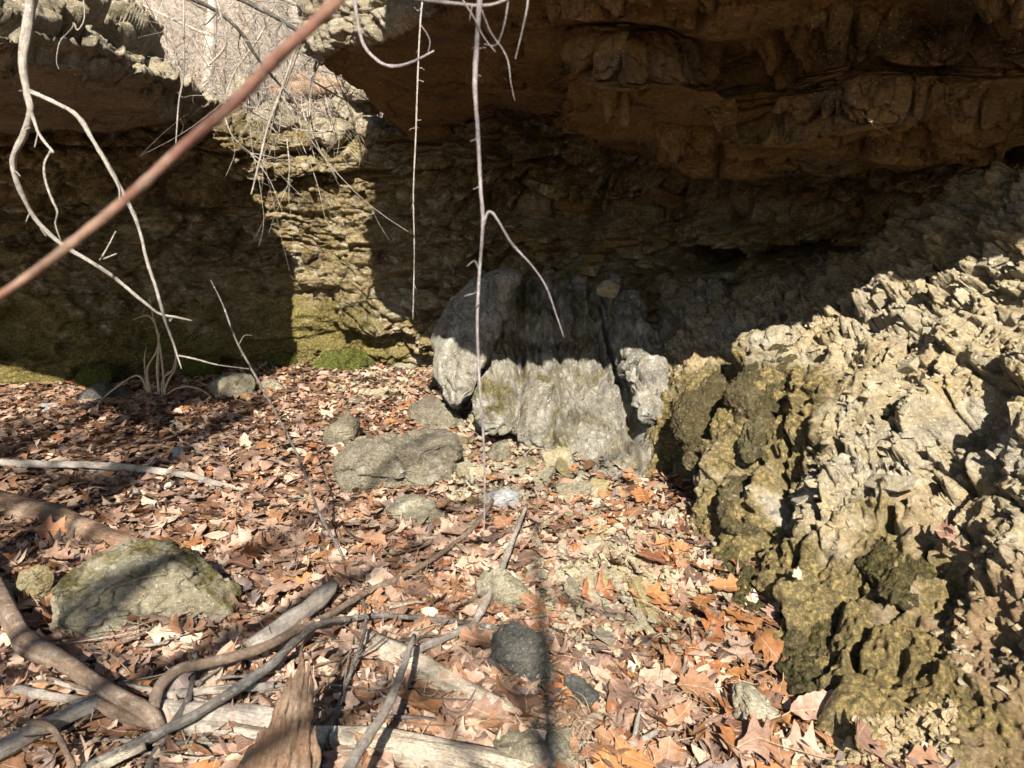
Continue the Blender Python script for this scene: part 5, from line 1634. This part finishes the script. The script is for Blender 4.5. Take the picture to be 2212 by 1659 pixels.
# ---------------------------------------------------------------- oak leaves
def leaf_vf(kind, n, rs, curl=1.0):
    """one dry leaf, length 1 along x, midrib in the middle, lobed margins, curled"""
    t = np.linspace(0, 1, n)
    env = np.sin(np.pi * np.clip(t, 0, 1) ** 0.85) ** 0.75
    if kind == 0:      # round lobed oak
        wl = 0.30 * env * (1 + 0.40 * np.cos(2 * np.pi * t * 3.3 + 1.2 + 0.5 * rs.normal()))
    elif kind == 1:    # pointed lobed oak
        wl = 0.36 * env * (0.72 + 0.55 * (np.abs(((t * 3.4 + 0.2) % 1) - 0.5) * 2) ** 1.3)
    elif kind == 2:    # deeply cut oak
        wl = 0.36 * env * (0.62 + 0.62 * np.cos(2 * np.pi * t * 3.0 + 2.4))
    else:              # plain oval
        wl = 0.24 * env * (1 + 0.06 * np.cos(2 * np.pi * t * 9))
    wl = np.maximum(wl, 0.012)
    wr = wl * (1 + 0.10 * rs.normal(size=n))
    wl = wl * (1 + 0.10 * rs.normal(size=n))
    fw = 0.10 * env * (kind < 3)
    b1, b2 = rs.normal(0, 0.8) * curl, rs.normal(0.2, 0.6) * curl
    cup_l, cup_r = rs.normal(0.3, 0.7) * curl, rs.normal(0.3, 0.7) * curl
    tw = rs.normal(0, 0.45) * curl
    x = t.copy()
    zmid = 0.22 * b1 * (t - 0.5) ** 2 * 2 + 0.10 * b2 * np.sin(2 * np.pi * t + rs.uniform(0, 6))
    ymid = 0.08 * rs.normal() * np.sin(np.pi * t)
    rip_l = 0.05 * curl * np.convolve(rs.normal(size=n + 2), (0.3, 0.6, 0.3), 'valid')
    rip_r = 0.05 * curl * np.convolve(rs.normal(size=n + 2), (0.3, 0.6, 0.3), 'valid')
    V = np.zeros((n, 5, 3))
    for j, (sgn, w, cup, rip) in enumerate(((-1, wl, cup_l, rip_l), (-1, wl * 0.55, cup_l, rip_l * 0.3), (0, wl * 0, 0, rip_l * 0), (1, wr * 0.55, cup_r, rip_r * 0.3), (1, wr, cup_r, rip_r))):
        V[:, j, 0] = x + fw * (w / 0.3) * 1.0
        V[:, j, 1] = ymid + sgn * w * (1 - 0.25 * min(abs(cup), 1.6))
        V[:, j, 2] = zmid + cup * w * w * 1.9 + rip + tw * sgn * w * (t - 0.5)
    uv = np.zeros((n, 5, 2))
    uv[:, :, 0] = t[:, None]
    uv[:, 0, 1], uv[:, 1, 1], uv[:, 3, 1], uv[:, 4, 1] = -wl / 0.3, -wl * .55 / 0.3, wr * .55 / 0.3, wr / 0.3
    V[:, :, 0] -= 0.5
    return V, uv


def leaf_mesh(kind, n, rs, cols5=True, curl=1.0, stalk=True):
    V, uv = leaf_vf(kind, n, rs, curl)
    if not cols5:
        V, uv = V[:, (0, 2, 4)], uv[:, (0, 2, 4)]
    m = V.shape[1]
    f = grid_faces(n, m)
    v, u = V.reshape(-1, 3), uv.reshape(-1, 2)
    if stalk:
        b = V[0, m // 2]
        k = len(v)
        bend = rs.normal(0, 0.05, 2)
        v = np.concatenate((v, [b + (0, -0.008, 0), b + (0, 0.008, 0), b + (-0.17, 0.006 + bend[0], bend[1]), b + (-0.17, -0.006 + bend[0], bend[1])]))
        u = np.concatenate((u, [(0, 0)] * 4))
        f = np.concatenate((f, [(k, k + 1, k + 2, k + 3)]))
    return v, f, u


rl = np.random.default_rng(99)
FAR = [leaf_mesh((2, 3, 1, 3)[k % 4], 7, rl, False, rl.uniform(0.25, 0.8), False) for k in range(36)]
MID = [leaf_mesh((0, 2, 0, 3, 1, 0)[k % 6], 16, rl, False, rl.uniform(0.25, 0.85), True) for k in range(42)]
NEAR = [leaf_mesh((0, 1, 2, 0, 0, 3)[k % 6], 25, rl, True, rl.uniform(0.3, 0.9), True) for k in range(36)]


def rotmats(n, tilt):
    yaw = RNG.uniform(0, 2 * np.pi, n)
    a, b = RNG.normal(0, tilt, n), RNG.normal(0, tilt, n)
    cz, sz = np.cos(yaw), np.sin(yaw)
    ca, sa, cb, sb = np.cos(a), np.sin(a), np.cos(b), np.sin(b)
    Z0 = np.zeros(n)
    O = np.ones(n)
    Rz = np.stack((cz, -sz, Z0, sz, cz, Z0, Z0, Z0, O), 1).reshape(n, 3, 3)
    Rx = np.stack((O, Z0, Z0, Z0, ca, -sa, Z0, sa, ca), 1).reshape(n, 3, 3)
    Ry = np.stack((cb, Z0, sb, Z0, O, Z0, -sb, Z0, cb), 1).reshape(n, 3, 3)
    return Rx @ Ry @ Rz


def tints(x, y):
    """right slope: more orange and red-brown, the rest: buff and pinkish brown"""
    n = len(x)
    t = np.clip(RNG.beta(1.1, 1.9, n), 0, 0.55)
    org = RNG.random(n) < (0.08 + 0.26 * sstep(0.0, 0.7, x) * sstep(5.0, 3.4, y))
    t = np.where(org, RNG.uniform(0.58, 0.80, n), t)
    drk = RNG.random(n) < 0.17
    return np.where(drk, RNG.uniform(0.84, 1.0, n), t)


def scatter(n, lib, xy, lift, size, tilt):
    x, y = xy
    z = ground_z(x, y) + lift
    Rm = rotmats(n, tilt)
    tn = tints(x, y)
    which = RNG.integers(0, len(lib), n)
    vs, fs, us, ts, off = [], [], [], [], 0
    for k, (v, f, u) in enumerate(lib):
        idx = np.nonzero(which == k)[0]
        if not len(idx):
            continue
        w = np.einsum('nij,vj->nvi', Rm[idx], v) * size[idx][:, None, None]
        w[:, :, 0] += x[idx][:, None]
        w[:, :, 1] += y[idx][:, None]
        w[:, :, 2] += z[idx][:, None]
        # nothing sinks below the soil for long
        m = len(v)
        vs.append(w.reshape(-1, 3))
        ff = f[None] + (off + np.arange(len(idx)) * m)[:, None, None]
        fs.append(ff.reshape(-1, f.shape[1]))
        us.append(np.tile(u, (len(idx), 1)))
        ts.append(np.repeat(tn[idx], m))
        off += len(idx) * m
    return np.concatenate(vs), np.concatenate(fs), np.concatenate(us), np.concatenate(ts)


def region(n, y0, y1, gamma=1.0):
    y = y0 + (y1 - y0) * RNG.random(n) ** gamma
    xr = np.interp(y, (1.2, 1.75, 2.05, 2.45, 2.95, 3.7, 4.6, 7.3), (1.2, 0.85, 0.82, 0.85, 0.88, 0.9, 0.5, -0.3))
    x = np.where(RNG.random(n) < 0.1, RNG.uniform(-0.74 * y - 1.3, -0.74 * y - 0.3), RNG.uniform(-0.74 * y - 0.3, xr + 0.06))
    return x, y


n = 9200
xy = region(n, 1.1, 3.4)
A = scatter(n, MID, xy, RNG.uniform(0.0, 0.035, n), 0.045 + 0.10 * RNG.random(n) ** 1.7, 0.25)
n = 17000
xy = region(n, 3.3, 7.3)
B = scatter(n, FAR, xy, RNG.uniform(0.0, 0.045, n), 0.035 + 0.085 * RNG.random(n) ** 1.5, 0.27)
v = np.concatenate((A[0], B[0]))
f = np.concatenate((A[1], B[1] + len(A[0])))
litter = link('leaf_litter', mesh('leaf_litter', v, f, M_LEAF, uv=np.concatenate((A[2], B[2])), attrs={'tint': np.concatenate((A[3], B[3]))}))
litter.color = (0, 0, 0, 1)
tag(litter, 'deep litter of dry brown oak leaves covering the floor of the hollow', 'leaf litter', kind='stuff')

NEARM = [mesh('fallen_leaf', v_, f_, M_LEAF, uv=u_, attrs={'tint': np.zeros(len(v_))}) for v_, f_, u_ in NEAR]
made = 0


def put_leaf(x, y, L_, tint, lift=0.035, yaw=None, tilt=None, m=None, label=None, Y=None):
    q = G(x, y, lift) if Y is None else P(x, y, Y)
    o = link('fallen_leaf', NEARM[int(RNG.integers(len(NEARM))) if m is None else m])
    o.location = q
    tl = RNG.normal(0, 0.30, 2) if tilt is None else tilt
    o.rotation_euler = (tl[0], tl[1], RNG.uniform(0, 6.28) if yaw is None else yaw)
    o.scale = (L_, L_, L_)
    o.color = (tint, 0, 0, 1)
    size = 'small ' if L_ < 0.105 else 'large ' if L_ > 0.135 else ''
    lab = label or unique(lambda m_: f'{size}{hue(tint)} oak leaf lying {side(x, y, m_)} {m_[2]}', x, y, MARKS, 1.6)
    tag(o, lab, 'leaf', None if label else 'loose oak leaves on top of the litter')
    return o


special = [
    (540, 1190, 0.13, 0.70, (1.15, 0.2), 1.2, 'orange pointed oak leaf standing on edge in the litter'),
    (120, 1140, 0.17, 0.70, (0.7, 0.1), 0.3, 'big orange-brown leaf leaning on the tapering log'),
    (1655, 1400, 0.15, 0.68, (0.9, 0.3), -1.3, 'large tan oak leaf with a hole against the moss cushion'),
    (1770, 1520, 0.18, 0.30, (0.5, -0.2), 0.2, 'large curled buff leaf under the biggest moss cushion'),
    (1420, 1205, 0.17, 0.82, (0.2, 0.3), 0.1, 'big glossy red-brown leaf on the pale slope'),
    (1385, 1070, 0.20, 0.72, (0.5, 0.2), 0.8, 'large fanned orange-brown leaf at the foot of the fluted boulder'),
    (1290, 1275, 0.16, 0.80, (0.25, 0.0), 0.4, 'broad red-brown folded leaf among cream chips'),
    (1400, 1290, 0.15, 0.66, (0.3, 0.2), -0.3, 'broad golden-brown leaf with raised veins'),
    (1330, 1215, 0.13, 0.70, (0.3, 0.4), 1.6, 'narrow orange leaf upright beside yellow chips'),
    (900, 1510, 0.20, 0.62, (0.3, 0.1), 2.3, 'largest orange-brown leaf between pale log and straight stick'),
    (1130, 1545, 0.13, 0.84, (0.4, 0.1), 2.8, 'dark red oak leaf over the end of the barkless log'),
    (545, 1290, 0.10, 1.0, (0.1, 0.0), 1.9, 'small grey lobed leaf lying flat beside the mossy boulder'),
    (1580, 1600, 0.14, 0.72, (0.8, 0.2), 1.2, 'rich orange leaf with rounded lobes near the white crusted rock'),
    (800, 1600, 0.14, 0.80, (0.9, -0.3), 1.4, 'upright dark orange leaf on the pale log'),
    (1660, 1610, 0.17, 0.40, (0.3, 0.2), 0.2, 'long rolled tan leaf at the bottom right'),
    (400, 1350, 0.13, 0.55, (0.4, 0.2), 0.6, 'brown leaf curled at the front of the mossy boulder'),
]
for (x, y, L_, tn, tl, yw, lab) in special:
    put_leaf(x, y, L_, tn, lift=0.06, yaw=yw, tilt=tl, label=lab)
k = 0
while k < 280:
    y = 1659 - 640 * RNG.random() ** 1.2
    x = RNG.uniform(-20, 1950)
    if x > np.interp(y, (1000, 1050, 1180, 1310, 1450, 1590, 1660), (1200, 1430, 1530, 1600, 1680, 1820, 1950)):
        continue
    q = G(x, y)
    tn = float(tints(np.array([q[0]]), np.array([q[1]]))[0])
    put_leaf(x, y, float(RNG.uniform(0.075, 0.16)), tn, lift=float(RNG.uniform(0.03, 0.055)))
    k += 1

px_, py_ = pix(BANK_G.reshape(-1, 3))
for (x, y, L_, tn, tl, yw, lab) in ((2030, 1150, 0.13, 0.5, (1.2, 0.3), 0.5, 'brown curled leaf caught on the pale bank at right'), (2055, 1175, 0.12, 0.35, (0.9, -0.4), 2.0, 'buff leaf below the brown curled leaf on the bank'),
                                    (1720, 1245, 0.06, 0.02, (0.9, 0.2), 0.7, 'tiny bleached leaf on the mossy bank'), (1850, 1575, 0.14, 0.45, (0.6, 0.2), 1.0, 'tan leaf under the biggest moss cushion, right of the buff leaf')):
    q = BANK_G.reshape(-1, 3)[np.argmin((px_ - x) ** 2 + (py_ - y) ** 2)]
    o = put_leaf(x, y, L_, tn, yaw=yw, tilt=tl, label=lab)
    o.location = q + np.array((-0.015, -0.06, 0.03))

web = []
for (a_, b_) in (((1865, 245), (1890, 275)), ((1890, 275), (1925, 290)), ((1866, 250), (1900, 268)), ((1900, 268), (1925, 290)), ((1875, 262), (1893, 262)), ((1885, 272), (1908, 276)), ((1862, 240), (1868, 255))):
    web.append(tube_vf([(*P(*a_, 2.65), 0.0012), (*P(*b_, 2.65), 0.0010)], 3, 3, 0.0, 1))
v, f, u = merge(web)
o = obj_at('cobweb', v, f, M_PALEW, uv=u)
tag(o, 'torn dusty cobweb strands hanging under the brown overhang', 'cobweb')

# ---------------------------------------------------------------- gravel and chips at the foot of the bank
def chips(n, xy, lo, hi, mats, name, label):
    rs = np.random.default_rng(400 + n)
    lib = []
    for k in range(10):
        me = chip_mesh(500 + k, mats)
        vv = np.zeros(len(me.vertices) * 3)
        me.vertices.foreach_get('co', vv)
        ff = np.zeros(len(me.polygons) * 3, int)
        me.polygons.foreach_get('vertices', ff)
        lib.append((vv.reshape(-1, 3), ff.reshape(-1, 3)))
        bpy.data.meshes.remove(me)
    Rm = rotmats(n, 0.5)
    sz = lo + (hi - lo) * rs.random(n) ** 2
    vs, fs, off = [], [], 0
    for i in range(n):
        v_, f_ = lib[int(rs.integers(10))]
        vs.append((Rm[i] @ (v_ * sz[i]).T).T + xy[i])
        fs.append(f_ + off)
        off += len(v_)
    o = link(name, mesh(name, np.concatenate(vs), np.concatenate(fs), mats, smooth=False))
    tag(o, label, 'gravel', kind='stuff')


px_, py_ = pix(BANK_G.reshape(-1, 3))
okv = np.nonzero((px_ > 1760) & (px_ < 2060) & (py_ > 1540 - 0.16 * (px_ - 1900)) & (py_ < 1720))[0]
pts = list(BANK_G.reshape(-1, 3)[RNG.choice(okv, min(700, len(okv)), replace=False)])
while len(pts) < 1500:
    x, y = RNG.uniform(1700, 2080), RNG.uniform(1520, 1720)
    if y < 1600 - 0.28 * (x - 1800):
        continue
    pts.append(G(x, y, RNG.uniform(0, 0.04)))
chips(len(pts), pts, 0.006, 0.032, M_GRAVEL, 'gravel', 'pale broken limestone gravel at the lower right corner')
px_, py_ = pix(BANK_G.reshape(-1, 3))
okv = np.nonzero((px_ > 1400) & (px_ < 2250) & (py_ > 560) & (py_ < 1500) & (BANK_MOSS.ravel() < 0.5))[0]
sel = RNG.choice(okv, 2200, replace=False)
chips(len(sel), list(BANK_G.reshape(-1, 3)[sel]), 0.006, 0.034, M_BANK, 'rubble', 'loose limestone chips and grit lying all over the crumbling bank')
pts = []
for k in range(1900):
    t = RNG.random()
    if t < 0.45:
        x, y = RNG.uniform(960, 1280), RNG.uniform(860, 1080)
    elif t < 0.6:
        x, y = RNG.uniform(720, 960), RNG.uniform(795, 870)
    else:
        x, y = RNG.normal(1330, 90), RNG.normal(1230, 80)
    pts.append(G(x, y, RNG.uniform(0.02, 0.055)))
chips(len(pts), pts, 0.008, 0.04, M_PALEST, 'rubble', 'cream stone chips spilling over the leaves below the fluted boulder')
